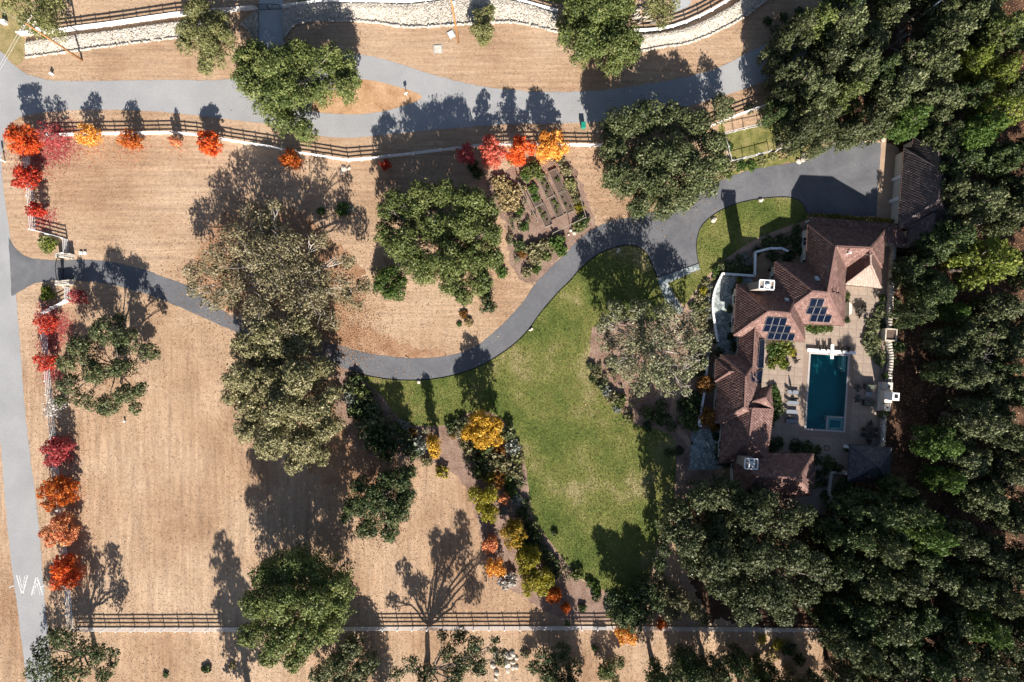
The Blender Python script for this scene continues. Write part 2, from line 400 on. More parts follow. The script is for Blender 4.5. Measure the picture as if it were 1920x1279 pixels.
lm('leaf_silver', (.130, .150, .120), (.235, .255, .215), (.36, .37, .33), .2, .1)
lm('leaf_straw', (.20, .145, .065), (.34, .26, .125), (.48, .39, .21), .2, .1)
lm('leaf_twig', (.24, .21, .18), (.42, .39, .36), (.60, .57, .53), .0, .1)
lm('grass_dry', (.22, .145, .09), (.41, .285, .188), (.60, .45, .32), .1, .0)
lm('grass_green', (.060, .088, .018), (.125, .145, .036), (.235, .215, .080), .15, .0)
lm('fallen', (.09, .04, .02), (.25, .125, .06), (.42, .25, .14), .0, .0)
# ==BODY==
# ------------------------------------------------------------------ ground, roads, lawns
POOL = [(1520, 663.6), (1589.6, 668), (1578, 808), (1508.6, 802.8)]      # NW NE SE SW water corners
def grow(poly, d):
    c = (sum(p[0] for p in poly) / len(poly), sum(p[1] for p in poly) / len(poly))
    out = []
    for p in poly:
        v = (p[0] - c[0], p[1] - c[1])
        out.append((p[0] + d * (1 if v[0] > 0 else -1), p[1] + d * (1 if v[1] > 0 else -1)))
    return out
PH = grow(POOL, 2.0)
big = 24000
sheet('ground', [(-big, -big), (big, -big), (big, big), (-big, big)], 0.0, M['field'], holes=[PH])

EXCL = []           # sheets where no dry grass grows
def area(name, poly, z, mat, holes=(), label=None, jag=0.0, keep=False):
    if not keep: EXCL.append(poly)
    return sheet(name, poly, z, mat, holes, label, jag=jag)

forest = [(1700, -400), (1640, -60), (1600, 60), (1540, 120), (1480, 170), (1440, 215), (1490, 240), (1500, 300), (1560, 262), (1640, 262), (1668, 268), (1690, 285), (1690, 460), (1668, 470),
          (1660, 640), (1652, 840), (1600, 900), (1560, 940), (1520, 960), (1400, 930), (1290, 930), (1260, 1010), (1290, 1080), (1330, 1160), (1420, 1178), (1540, 1180), (1545, 1400), (1560, 1900), (3200, 1900), (3200, -400)]
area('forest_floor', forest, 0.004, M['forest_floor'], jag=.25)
lawn_west = [(1070, 1065), (1035, 1020), (1000, 970), (992, 920), (985, 870), (972, 830), (955, 800), (925, 775), (890, 772), (860, 784), (835, 797), (800, 799), (765, 796), (742, 778), (718, 745), (692, 722)]
bed_w = spline([(640, 690), (668, 703)] + lawn_west[::-1] + [(1095, 1090), (1130, 1108), (1180, 1132), (1230, 1150), (1200, 1165), (1060, 1160), (985, 1120), (930, 1085), (905, 1020), (880, 930), (840, 880), (760, 860), (690, 850), (640, 800), (625, 740)], 4, True)
area('garden_bed', bed_w, 0.008, M['mulch'], jag=.12)
bed_e = spline([(1100, 620), (1102, 680), (1116, 708), (1140, 742), (1166, 777), (1195, 798), (1230, 804), (1262, 822), (1268, 860), (1268, 930), (1300, 940), (1340, 900), (1345, 700), (1335, 560), (1400, 540), (1420, 470), (1500, 440), (1520, 415), (1470, 430), (1400, 462), (1350, 500), (1300, 565), (1260, 600), (1160, 600)], 4, True)
area('garden_bed', bed_e, 0.006, M['mulch'], jag=.08)
bed_n = spline([(915, 330), (985, 310), (1050, 290), (1085, 330), (1110, 400), (1120, 425), (1085, 450), (1040, 495), (1000, 530), (960, 500), (950, 430), (925, 380)], 4, True)
area('garden_bed', bed_n, 0.006, M['mulch'], jag=.2)
area('oak_litter', spline([(560, 590), (620, 590), (700, 620), (760, 650), (840, 664), (780, 671), (700, 663), (640, 648), (600, 632)], 4, True), 0.006, M['litter'], jag=.35, keep=True)
area('oak_litter', spline([(370, 470), (450, 390), (560, 400), (660, 480), (690, 560), (640, 600), (560, 600), (440, 590), (370, 540)], 4, True), 0.004, M['litter'], jag=.5, keep=True)
area('oak_litter', spline([(560, 700), (640, 700), (700, 780), (760, 900), (690, 930), (600, 900), (560, 820)], 4, True), 0.004, M['litter'], jag=.5, keep=True)
area('verge', [(-300, -300), (60, -300), (60, 0), (44, 60), (46, 118), (30, 122), (0, 100), (-300, 40)], 0.005, M['verge'], jag=.25)
area('verge', spline([(1362, 300), (1420, 290), (1470, 285), (1500, 262), (1525, 262), (1500, 300), (1450, 311), (1400, 322), (1350, 340), (1335, 345), (1345, 250), (1356, 235)], 3, True), 0.0065, M['weeds'], jag=.15)

# lawns
drive_low = [(22, 556), (45, 542), (68, 531), (110, 526), (170, 528), (220, 537), (270, 550), (330, 573), (398, 603), (450, 626), (520, 648), (600, 672), (662, 697), (720, 710), (780, 713), (840, 706), (900, 686), (950, 656), (985, 625), (1015, 585), (1045, 550), (1070, 525), (1092, 500), (1125, 475), (1165, 461), (1190, 461), (1210, 472), (1222, 495), (1232, 521)]
dl = spline(drive_low, 6)
lawn_n = [p for p in dl if p[0] > 668]
lawn = lawn_n + [(1250, 560), (1268, 588), (1230, 602), (1160, 602), (1110, 615), (1103, 680)] + spline([(1103, 680), (1116, 706), (1140, 740), (1166, 775), (1195, 797), (1230, 804), (1262, 820), (1267, 860), (1266, 910), (1258, 950), (1240, 990), (1228, 1040), (1215, 1090), (1190, 1132), (1140, 1110), (1095, 1088), (1070, 1065)], 5)[1:] + spline(lawn_west, 4)[1:]
area('lawn', lawn, 0.012, M['lawn'], jag=.06)
lawn2 = [(1252, 530), (1311, 505)] + spline([(1310, 495), (1306, 470), (1307, 448), (1315, 425), (1335, 405), (1365, 388), (1400, 377), (1450, 370), (1485, 371), (1505, 382), (1513, 402)], 5) + spline([(1509, 414), (1470, 427), (1420, 447), (1378, 473), (1342, 501), (1308, 541), (1284, 576)], 4) + [(1266, 556)]
area('lawn', lawn2, 0.012, M['lawn'], jag=.04)
pen = [(1362, 250), (1455, 229), (1490, 232), (1484, 275), (1448, 283), (1374, 301)]
area('lawn', pen, 0.012, M['weeds'], jag=.03)

# roads
road = spline([(-120, 60), (-60, 75), (0, 96), (20, 116), (50, 139), (95, 151)], 5) + spline([(95, 151), (150, 152), (300, 150), (430, 149), (470, 130), (484, 78)], 5)[1:] + [(532, 78)] + \
       spline([(532, 78), (560, 102), (620, 104), (680, 104), (730, 114), (800, 137), (860, 153), (930, 166), (1010, 172), (1080, 172), (1150, 167), (1260, 150), (1340, 130), (1400, 100), (1450, 74), (1490, 50), (1540, 0), (1600, -80), (1660, -200)], 5)[1:] + \
       spline([(1760, -170), (1690, -60), (1620, 5), (1580, 45), (1530, 88), (1470, 132), (1400, 165), (1320, 191), (1230, 215), (1130, 228), (1060, 231), (960, 233), (880, 238), (800, 245), (720, 253), (660, 258), (610, 256), (560, 248), (500, 233), (430, 224), (330, 212), (250, 207), (150, 206), (60, 214), (25, 228), (9, 252), (4, 330), (20, 450), (30, 555), (37, 640), (50, 800), (70, 960), (82, 1100), (100, 1279), (140, 1600), (220, 2100)], 6) + \
       spline([(160, 2110), (85, 1600), (50, 1279), (35, 1160), (15, 1000), (2, 840), (-18, 640), (-34, 400), (-50, 250), (-80, 190), (-160, 150), (-300, 110), (-300, 20), (-120, 60)], 5)[:-1]
island = spline([(585, 207), (596, 180), (630, 158), (680, 149), (740, 161), (792, 182), (742, 203), (690, 213), (640, 214)], 5, True)
area('road', road, 0.016, M['asphalt_old'], holes=[island], jag=.04)
area('road_island', island, 0.010, M['island'], jag=.05)

dh = spline([(16, 445), (34, 471), (62, 485), (110, 488), (160, 487), (210, 492), (271, 506), (305, 519), (349, 535), (400, 570), (450, 600), (520, 622), (607, 640), (650, 652), (700, 664), (780, 672), (840, 667), (890, 650), (930, 620), (960, 590), (985, 560), (1003, 533), (1030, 505), (1060, 475), (1080, 455), (1110, 431), (1150, 414), (1200, 404), (1260, 385), (1330, 347), (1400, 321), (1450, 311), (1500, 303), (1530, 289), (1560, 271), (1585, 266), (1652, 268)], 6)
dd = [(1643, 405), (1520, 405)] + spline([(1520, 405), (1513, 400), (1505, 382), (1485, 371), (1450, 370), (1400, 377), (1365, 388), (1335, 405), (1315, 425), (1307, 448), (1306, 470), (1310, 494)], 5)[1:] + dl[::-1]
drive = dh + dd
area('driveway', drive, 0.020, M['asphalt'], jag=.03)
area('garage_apron', [(1652, 268)] + spline([(1662, 268), (1676, 273), (1685, 290), (1684, 330), (1678, 405)], 4) + [(1643, 405)], 0.016, M['apron'])
area('garage_path', [(1656, 232), (1664, 232), (1663, 268), (1654, 268)], 0.014, M['apron'])
area('gate_drive', [(487, -60), (531, -60), (531, 78), (484, 78)], 0.018, M['concrete'])
area('concrete_path', [(1566, 248), (1580, 248), (1586, 266), (1558, 270)], 0.024, M['concrete'])
area('side_yard', [(560, -80), (900, -80), (1000, -80), (1200, -80), (1190, 20), (1050, 8), (960, -14), (870, -10), (640, 2), (560, 6)], 0.006, M['weeds'], jag=.1)
area('side_yard', [(1260, -40), (1310, -40), (1292, 12), (1262, 24)], 0.008, M['concrete'])

def ribbon(path, w):
    pts = [Vector((x, y)) for x, y in path]; a, b = [], []
    for i, p in enumerate(pts):
        d = (pts[min(i + 1, len(pts) - 1)] - pts[max(i - 1, 0)]).normalized(); n = Vector((-d.y, d.x))
        a.append(tuple(p + n * w / 2)); b.append(tuple(p - n * w / 2))
    return a + b[::-1]
p1 = spline([(1280, 586), (1310, 545), (1345, 505), (1380, 478), (1420, 452), (1470, 432), (1516, 416)], 5)
area('garden_path', ribbon(p1, 9), 0.016, M['path'], jag=.02)
p2 = spline([(1272, 735), (1262, 765), (1264, 795), (1282, 818), (1296, 835)], 5)
area('garden_path', ribbon(p2, 11), 0.016, M['path'], jag=.02)
area('garden_path', ribbon(spline([(1270, 980), (1280, 1040), (1283, 1085), (1300, 1105)], 4), 9), 0.016, M['path'], jag=.05)
area('flagstone_walk', [(1231, 520), (1309, 494), (1313, 505), (1252, 531), (1264, 554), (1282, 580), (1276, 590), (1262, 583), (1244, 556)], 0.024, M['flag'])
area('flagstone_terrace', spline([(1353, 515), (1342, 532), (1336, 560), (1336, 595), (1341, 628), (1345, 668)], 4) + [(1420, 668), (1420, 540), (1405, 517)], 0.016, M['flag'])
area('flagstone_terrace', [(1298, 803), (1370, 810), (1370, 872), (1340, 880), (1291, 881)], 0.016, M['flag'])
# dark rubber edging along the driveway's lawn side
eb = MB()
for pts in (dl[::1], dd[2:]):
    w = [P(x, y, .03) for x, y in pts if x > 655]
    for a, b in zip(w, w[1:]):
        if (a - b).length < 12: eb.bar(a, b, .10, .07)
tag(eb.build('driveway_edging', M['black']), kind='structure')

# pool terrace with separate slabs
terr = [(1420, 520), (1590, 528), (1640, 535), (1655, 455), (1674, 458), (1667, 560), (1661, 640), (1657, 720), (1655, 845), (1592, 890), (1566, 890), (1556, 925), (1548, 965), (1500, 965), (1420, 900)]
ter = area('terrace', terr, 0.014, M['joint'], holes=[PH])
ang = math.atan2(-(POOL[1][1] - POOL[0][1]), POOL[1][0] - POOL[0][0])
u = Vector((math.cos(ang), math.sin(ang), 0)); v = Vector((math.sin(ang), -math.cos(ang), 0))   # v points to the bottom of the picture
org = P(*POOL[0]); pw, pl = 5.95, 11.87
sl = 1.35
slab_me = MB().box((0, 0, 0), (sl - .03, sl - .03, .06)).mesh('slab')
slab_me.materials.append(M['slab'])
TP = [(q.x, q.y) for q in (P(x, y) for x, y in terr)]
house_rough = [(1515, 421), (1659, 432), (1652, 500), (1590, 535), (1584, 608), (1509, 632), (1432, 640), (1428, 720), (1440, 800), (1438, 845), (1525, 851), (1525, 925), (1380, 940), (1350, 868), (1345, 670), (1378, 630), (1382, 533)]
HP = [(q.x, q.y) for q in (P(x, y, 3) for x, y in house_rough)]
for i in range(-9, 16):
    for j in range(-18, 24):
        c = org + u * ((i + .5) * sl - 4 * sl + .28) + v * ((j + .5) * sl - 4 * sl - .35)
        cs = [c + u * sx * sl / 2 + v * sy * sl / 2 for sx, sy in ((-1, -1), (1, -1), (1, 1), (-1, 1))]
        a = np.array([[q.x, q.y] for q in cs])
        if not inpoly(a, TP).all() or inpoly(a, HP).all(): continue
        l = [( (q - org).dot(u), (q - org).dot(v)) for q in cs]
        if max(x for x, y in l) > -.32 and min(x for x, y in l) < pw + .32 and max(y for x, y in l) > -.32 and min(y for x, y in l) < pl + .32: continue
        o = obj('paving_slab', slab_me, None, ter); o.location = (c.x, c.y, .014 + random.uniform(-.004, .004)); o.rotation_euler = (0, 0, ang)

# road markings: speed-hump chevrons and kerb ticks
def strip(mb, pts, w, z):
    q = [P(x, y) for x, y in pts]
    for a, b in zip(q, q[1:]):
        d = (b - a).normalized(); n = Vector((-d.y, d.x, 0)) * w / 2
        mb.add([(a + n) + Vector((0, 0, z)), (a - n) + Vector((0, 0, z)), (b - n) + Vector((0, 0, z)), (b + n) + Vector((0, 0, z))], [(0, 1, 2, 3)])
for pts in (([(31, 1079), (42, 1116), (52, 1079)]), ([(59, 1116), (69, 1080), (80, 1115)])):
    mb = MB(); strip(mb, pts, .2, .022); strip(mb, [((p[0] * .55 + (pts[1][0]) * .45), p[1] if p is not pts[1] else p[1] + (4 if pts[0][1] > pts[1][1] else -4) * 3) for p in pts], .10, .024)
    o = mb.build('road_marking', M['roadpaint']); tag(o, kind='structure')
mb = MB(); strip(mb, [(17, 1102), (26, 1098)], .16, .026); strip(mb, [(77, 1101), (85, 1097)], .16, .026); tag(mb.build('road_marking', M['roadpaint']), kind='structure')

# ------------------------------------------------------------------ foliage builders
def leaves(cent, nrm, size, seed, asp=.7, jit=.9):
    r = np.random.default_rng(seed); n = len(cent)
    d = nrm + r.normal(0, jit, (n, 3)); d /= np.linalg.norm(d, axis=1)[:, None] + 1e-9
    t = np.cross(d, r.normal(0, 1, (n, 3))); t /= np.linalg.norm(t, axis=1)[:, None] + 1e-9
    b = np.cross(d, t)
    L = (size * r.uniform(.55, 1.3, n) / 2)[:, None]; Wd = L * asp * r.uniform(.7, 1.2, n)[:, None]
    vs = np.stack([cent - t * L, cent + b * Wd - t * L * r.uniform(-.3, .3, (n, 1)), cent + t * L, cent - b * Wd + t * L * r.uniform(-.3, .3, (n, 1))], 1).reshape(-1, 3)
    q = np.arange(n * 4).reshape(-1, 4)
    return vs, q

def crown_mesh(name, lobes, leaf, dens, seed, nsub=8, fill=.35, squash=.8, sub=(.22, .56), jit=.6, low=10**6):
    """lobes: (x,y,z,R). leaf clumps sit on sub-spheres spread over each lobe"""
    r = np.random.default_rng(seed)
    C, N, T = [], [], []
    LB = np.array([l[:4] for l in lobes])
    for li, (x, y, z, R) in enumerate(LB):
        k = max(6, int(nsub * 1.45 * (0.6 + 0.4 * min(2, R / 2.5)))); ga = 2.39996; off = r.uniform(0, 6.28)
        for i in range(k):
            zz = 1 - (i + .5) / k * 1.35
            rad = math.sqrt(max(0, 1 - zz * zz)); a = off + ga * i + r.normal(0, .25)
            dr = np.array([math.cos(a) * rad, math.sin(a) * rad, zz])
            sr = R * r.uniform(*sub)
            sc = np.array([x, y, z]) + dr * np.array([1, 1, squash]) * (R - sr * .85) * r.uniform(.85, 1.12)
            dcore = np.linalg.norm((LB[:, :3] - sc) / LB[:, 3:4], axis=1); dcore[li] = 9
            if (dcore < .42).any() and r.random() < .75: continue
            n = int(4 * math.pi * sr * sr * .8 * dens * (.5 if li >= low else 1.0) / (leaf * leaf * .55)) + 4
            d = r.normal(0, 1, (n, 3)); d /= np.linalg.norm(d, axis=1)[:, None]
            d[:, 2] = np.where(d[:, 2] < -.35, -d[:, 2], d[:, 2])
            rr = sr * (1 - fill * r.random(n) ** 1.6) * (1 + .16 * np.sin(d[:, 0] * 5 + i) * np.cos(d[:, 1] * 6 + li))
            st = r.random(n) < .2; rr = np.where(st, rr * (1 + np.abs(r.normal(0, .28, n))), rr)
            C.append(sc + d * rr[:, None] * np.array([1, 1, .85])); N.append(d); T.append(np.clip(r.normal(.45, .22, n) + r.normal(0, .12), 0, 1))
    C = np.concatenate(C); N = np.concatenate(N); T = np.concatenate(T)
    C[:, 2] = np.maximum(C[:, 2], .04)
    vs, q = leaves(C, N, leaf, seed + 1, jit=jit)
    vs[:, 2] = np.maximum(vs[:, 2], .02)
    return np_mesh(name, vs, q, tint=T)

def wobble(a, b, n, amp, r):
    out = []
    for i in range(n + 1):
        t = i / n; p = a.lerp(b, t)
        if 0 < i < n: p = p + Vector((r.uniform(-amp, amp), r.uniform(-amp, amp), r.uniform(-amp, amp) * .6))
        out.append(p)
    return out

def trunk_mesh(name, lobes, h, seed, r0, fork=.32, twigs=2, reach=.55):
    r = random.Random(seed); mb = MB()
    c = Vector((sum(l[0] * l[3] for l in lobes), sum(l[1] * l[3] for l in lobes), 0)) / sum(l[3] for l in lobes)
    f = Vector((c.x * .25, c.y * .25, h * fork))
    pts = wobble(Vector((0, 0, -.05)), f, 4, r0 * .5, r); mb.tube(pts, [r0 * 1.35, r0 * 1.05, r0 * .95, r0 * .88, r0 * .8], 9)
    for l in lobes:
        e = Vector(l[:3]) + Vector((r.uniform(-.2, .2), r.uniform(-.2, .2), .25)) * l[3]
        m = f.lerp(e, .5) + Vector((r.uniform(-.5, .5), r.uniform(-.5, .5), r.uniform(-.2, .6)))
        rb = r0 * .42
        pth = wobble(f - Vector((0, 0, r0 * .6)), m, 3, .25, r) + wobble(m, e, 3, .3, r)[1:]
        mb.tube(pth, [rb * (1 - .13 * i) for i in range(len(pth))], 6)
        for _ in range(twigs):
            d = Vector((r.gauss(0, 1), r.gauss(0, 1), abs(r.gauss(0, .8)) + .2)).normalized()
            s0 = pth[r.randint(3, len(pth) - 1)]; e2 = Vector(l[:3]) + d * l[3] * (reach + r.uniform(0, .45))
            pt2 = wobble(s0, e2, 3, .22, r); mb.tube(pt2, [rb * .34, rb * .26, rb * .18, rb * .08], 5)
    return mb.mesh(name, smooth=True)

def px_tree(name, label, lob, h, mat, leaf=.36, dens=1.2, seed=1, cat='tree', group=None, base=None, bark='bark', r0=None, thick=.62, twigs=2, nsub=8, fill=.35, reach=.55, parts=True, spread=.34, skirt=.17):
    """lob: list of (px,py,r_px) crown lobes as seen; lobes hang so that the crown top is at h"""
    r = random.Random(seed)
    L = []; SK = []
    mx = max(l[2] for l in lob)
    ccx = sum(l[0] for l in lob) / len(lob); ccy = sum(l[1] for l in lob) / len(lob)
    rm = max(1, max(math.hypot(l[0] - ccx, l[1] - ccy) for l in lob))
    for (px, py, rp) in lob:
        R = rp * S * .86
        edge = math.hypot(px - ccx, py - ccy) / rm
        z = max(R * .75, h - R * .85 - edge * edge * h * .25 - r.uniform(0, spread) * h * .75)
        w = P(px, py, z); R *= (H - z) / H
        L.append((w.x, w.y, z, R))
        zz = z - R * 1.15
        while skirt and zz > max(h * skirt, R * .55):
            SK.append((w.x, w.y, zz, R * .95)); zz -= R * 1.2
    if base is None:
        b = Vector((sum(l[0] * l[3] for l in L), sum(l[1] * l[3] for l in L), 0)) / sum(l[3] for l in L)
    else: b = P(*base)
    root = empty(name, (b.x, b.y, 0)); tag(root, label, cat, group)
    L = [(x - b.x, y - b.y, z, R) for x, y, z, R in L]; SK = [((x - b.x) * .97, (y - b.y) * .97, z, R) for x, y, z, R in SK]
    obj('trunk', trunk_mesh('trunk', L, h, seed, r0 or max(.09, h * .034), twigs=twigs, reach=reach), M[bark], root)
    obj('crown', crown_mesh('crown', L + SK, leaf, dens, seed, nsub, fill, low=len(L)), M[mat], root)
    return root

def copy_tree(root, loc, rz, sc, label=None, group=None, mat=None):
    r = root.copy(); COL.objects.link(r); r.location = loc; r.rotation_euler = (0, 0, rz); r.scale = sc
    if label: r['label'] = label
    if group: r['group'] = group
    for ch in root.children:
        c = ch.copy(); COL.objects.link(c); c.parent = r
        if mat and ch.name.startswith(('crown', 'foliage')):
            c.material_slots[0].link = 'OBJECT'; c.material_slots[0].material = M[mat]
    return r

def bare_tree(name, label, px, py, h, seed, mat='pale_bark', spread=.55, cat='tree', group=None, levels=4):
    r = random.Random(seed); mb = MB()
    def br(p, d, L, rad, lev):
        q = p + d * L; m = p.lerp(q, .5) + Vector((r.gauss(0, .08), r.gauss(0, .08), r.gauss(0, .05))) * L
        mb.tube([p, m, q], [rad, rad * .8, rad * .6], 5)
        if lev == 0: return
        for _ in range(3 if lev > 1 else 4):
            nd_ = (d + Vector((r.gauss(0, spread), r.gauss(0, spread), r.gauss(.05, spread * .5)))).normalized()
            br(q if r.random() < .6 else m, nd_, L * r.uniform(.55, .8), rad * .58, lev - 1)
    br(Vector((0, 0, -.05)), Vector((0.05, 0.02, 1)), h * .32, h * .018 + .03, levels)
    b = P(px, py); root = empty(name, b); tag(root, label, cat, group); mb.build('trunk', M[mat], root, True); return root
# ------------------------------------------------------------------ buildings
def roof_tiles(name, planes, mat, parent, tw=.40, te=.36, th=.032, seed=5):
    r = np.random.default_rng(seed); V, Q, T3, tint = [], [], [], []
    tri = []
    for pl in planes:
        tri += [(pl[0], pl[1], pl[2])] + ([(pl[0], pl[2], pl[3])] if len(pl) == 4 else [])
    for pl in tri:
        pl = [Vector(p) for p in pl]; a = pl[0]
        n = (pl[1] - a).cross(pl[2] - a).normalized()
        if n.z < 0: n = -n
        uu = Vector((0, 0, 1)).cross(n).normalized(); vv = n.cross(uu)
        if vv.z < 0: vv = -vv
        loc = [((p - a).dot(uu), (p - a).dot(vv)) for p in pl]
        x0, x1 = min(p[0] for p in loc), max(p[0] for p in loc); y1 = max(p[1] for p in loc); x0 = math.floor(x0 / tw) * tw; j0 = math.floor(min(p[1] for p in loc) / te)
        rows = int(y1 / te) + 1; cols = int((x1 - x0) / tw) + 2
        g = np.array([(x0 + (i + .5 * (j % 2)) * tw, (j + .35) * te) for j in range(j0, rows) for i in range(cols)])
        if len(g) == 0: continue
        g = g[inpoly(g, loc)]
        for gx, gy in g:
            c = a + uu * gx + vv * gy; w = tw * .46; l0, l1 = -te * .5, te * .62
            hh = th * r.uniform(.75, 1.25); base = len(V); dx = r.uniform(-.012, .012)
            for sx, sy, z in ((-1, l0, hh), (1, l0, hh * r.uniform(.85, 1.1)), (1, l1, .012), (-1, l1, .012), (-1, l0, .0), (1, l0, .0)):
                V.append(c + uu * (sx * w + dx) + vv * sy + n * z)
            Q += [(base, base + 1, base + 2, base + 3), (base + 4, base + 5, base + 1, base)]
            T3 += [(base + 4, base, base + 3), (base + 5, base + 2, base + 1)]; t = float(np.clip(r.normal(.5, .25), 0, 1)); tint.append(t)
    tq = np.repeat(tint, 2); me = np_mesh(name, V, Q, T3, tint=np.concatenate([tq, tq]))
    o = obj(name, me, mat, parent); o['kind'] = 'stuff'; return o

def ridge_cap(lines, mat, parent):
    mb = MB()
    for a, b in lines:
        a, b = Vector(a), Vector(b); L = (b - a).length; n = max(1, int(L / .4))
        for i in range(n):
            p, q = a.lerp(b, i / n), a.lerp(b, (i + .96) / n); z = Vector((0, 0, .07))
            mb.bar(p + z, q + z * .6, .24, .09)
    me = mb.mesh('ridge_cap'); at = me.attributes.new('tint', 'FLOAT', 'FACE'); at.data.foreach_set('value', np.full(len(me.polygons), .55, np.float32))
    return obj('ridge_cap', me, mat, parent)

def window(root, c, d_along, d_out, w, h, z):
    m = MB(); c = Vector(c); up = Vector((0, 0, 1))
    p = c + Vector((0, 0, z)); o2 = d_out * .05
    for s in (-1, 1):
        m.bar(p + d_along * s * w / 2 - up * h / 2 + o2, p + d_along * s * w / 2 + up * h / 2 + o2, .09, .09)
        m.bar(p - d_along * (w / 2 - .05) + up * s * h / 2 + o2, p + d_along * (w / 2 - .05) + up * s * h / 2 + o2, .09, .09)
    m.bar(p - up * (h / 2 - .05) + o2, p + up * (h / 2 - .05) + o2, .05, .05)
    f = m.build('window', M['white'], root)
    g = MB(); g.bar(p - d_along * (w / 2 - .04) + d_out * .03, p + d_along * (w / 2 - .04) + d_out * .03, h - .08 if abs(d_along.x) > 2 else .02, h - .08)
    g.build('pane', M['glass'], f)

def wing(root, cor, ze, ridge, zr, tile='tile', deck='deck', inset=.5, wins=True, wallmat='stucco', seed=1, tiles=True, origin=Vector((0, 0, 0)), planes_skip=()):
    """hip-roofed wing: cor = apparent eave corners NW,NE,SE,SW, ridge = apparent ridge ends"""
    nw, ne, se, sw = [P(x, y, ze) - origin for x, y in cor]; r1, r2 = [P(x, y, zr) - origin for x, y in ridge]
    ew = abs(r2.x - r1.x) > abs(r2.y - r1.y)
    if ew: pls = [(ne, nw, r1, r2), (se, ne, r2), (sw, se, r2, r1), (nw, sw, r1)]; hips = [(nw, r1), (sw, r1), (ne, r2), (se, r2), (r1, r2)]
    else: pls = [(ne, nw, r1), (se, ne, r1, r2), (sw, se, r2), (nw, sw, r2, r1)]; hips = [(nw, r1), (ne, r1), (sw, r2), (se, r2), (r1, r2)]
    mb = MB(); dz = Vector((0, 0, -.22))
    for p in pls: mb.add(list(p), [(0, 1, 2), (0, 2, 3)] if len(p) == 4 else [(0, 1, 2)])
    cs = [nw, ne, se, sw]
    for i in range(4):
        a, b = cs[i], cs[(i + 1) % 4]; mb.add([a, b, b + dz, a + dz], [(0, 1, 2, 3)])
    mb.add([c + dz for c in cs], [(0, 1, 2, 3)])
    ro = mb.build('roof', M[deck], root)
    if tiles:
        pp = [p for i, p in enumerate(pls) if i not in planes_skip]
        roof_tiles('roof_tiles', pp, M[tile], ro, seed=seed); ridge_cap(hips, M[tile], ro)
    gm = MB()
    for i in range(4):
        a, b = cs[i], cs[(i + 1) % 4]; nrm = Vector((-(b - a).y, (b - a).x, 0)).normalized()
        gm.bar(a + nrm * .06 + Vector((0, 0, -.08)), b + nrm * .06 + Vector((0, 0, -.08)), .12, .12)
    gm.build('gutter', M['deck'] if deck == 'deck' else M['slate_deck'], ro)
    cen = sum(cs, Vector()) / 4; ins = []
    for i in range(4):
        p = cs[i]; a = (cs[i - 1] - p).normalized(); b = (cs[(i + 1) % 4] - p).normalized(); ins.append(p + a * inset + b * inset)
    if wallmat is not None:
        wb = MB(); wb.prism([(p.x, p.y) for p in ins], 0.0, ze - .225); wl_ = wb.build('wall', M[wallmat], root)
        if wins:
            for i in range(4):
                a, b = Vector(ins[i]), Vector(ins[(i + 1) % 4]); a.z = b.z = 0
                d = (b - a); Ln = d.length; d.normalize(); out = Vector((-d.y, d.x, 0))
                k = int(Ln / 3.2)
                for j in range(k):
                    window(root, a.lerp(b, (j + .5) / k), d, out, 1.3, 1.5, 1.65)
    return (pls, ro)

def chimney(root, px, py, z0, z1, w, d, rz, origin, vine=False):
    c = P(px, py, z1) - origin
    b = MB(); b.box((c.x, c.y, (z0 + z1 - .25) / 2), (w * .9, d * .9, z1 - .25 - z0), rz, .92)
    ch = b.build('chimney', M['render'], root)
    t = MB()
    R = Matrix.Rotation(rz, 3, 'Z')
    def q(x, y, z): return Vector((c.x, c.y, z)) + R @ Vector((x, y, 0))
    for sy in (-1, 1): t.bar(q(-w / 2, sy * d / 2, z1 - .12), q(w / 2, sy * d / 2, z1 - .12), .16, .26)
    for sx in (-1, -.33, .4, 1): t.bar(q(sx * w / 2, -d / 2 + .09, z1 - .12), q(sx * w / 2, d / 2 - .09, z1 - .12), .14, .24)
    t.build('chimney_rim', M['white'], ch)
    f = MB(); f.cyl(q(.05 * w, 0, z1 - .22), .42, .30, 16); f.cyl(q(.05 * w, 0, z1 + .08), .30, .10, 16); f.build('flue_cap', M['steel'], ch, True)
    return ch

hb = P(1480, 640); house = empty('house', hb)
tag(house, 'large single-storey house with many hipped brown tile roofs beside the pool', 'house'); HO = Vector(hb)
wing(house, [(1552, 424), (1659, 432), (1655, 505), (1552, 500)], 3.57, [(1568, 462), (1632, 465)], 7.45, seed=2, origin=HO)
wing(house, [(1515, 421), (1590, 427), (1582, 611), (1508, 604)], 3.55, [(1567, 463), (1551.5, 549)], 7.43, seed=3, origin=HO)
wing(house, [(1592, 450), (1657, 452), (1650, 538), (1587, 531)], 3.6, [(1631, 470), (1632, 497)], 7.0, tile='tile', seed=4, origin=HO, wins=True)
pD = wing(house, [(1454, 491), (1545, 495), (1581, 610), (1446, 604)], 3.55, [(1525, 546), (1551, 549)], 7.45, seed=5, origin=HO)
pE = wing(house, [(1382, 533), (1500, 540), (1509, 640), (1376, 629)], 3.55, [(1441, 584), (1479, 587)], 7.4, seed=6, origin=HO)
pF = wing(house, [(1389, 612), (1436, 612), (1426, 722), (1381, 715)], 3.3, [(1417, 598), (1411, 705)], 5.0, seed=7, origin=HO)
wing(house, [(1352, 665), (1424, 668), (1430, 800), (1341, 793)], 3.5, [(1398, 706), (1396, 764)], 6.2, seed=8, origin=HO)
wing(house, [(1343, 674), (1400, 678), (1398, 722), (1341, 716)], 3.2, [(1369, 697), (1398, 699)], 4.9, seed=9, origin=HO, wins=False)
wing(house, [(1358, 764), (1450, 768), (1438, 862), (1349, 868)], 3.45, [(1411, 766), (1405, 824)], 6.0, seed=10, origin=HO)
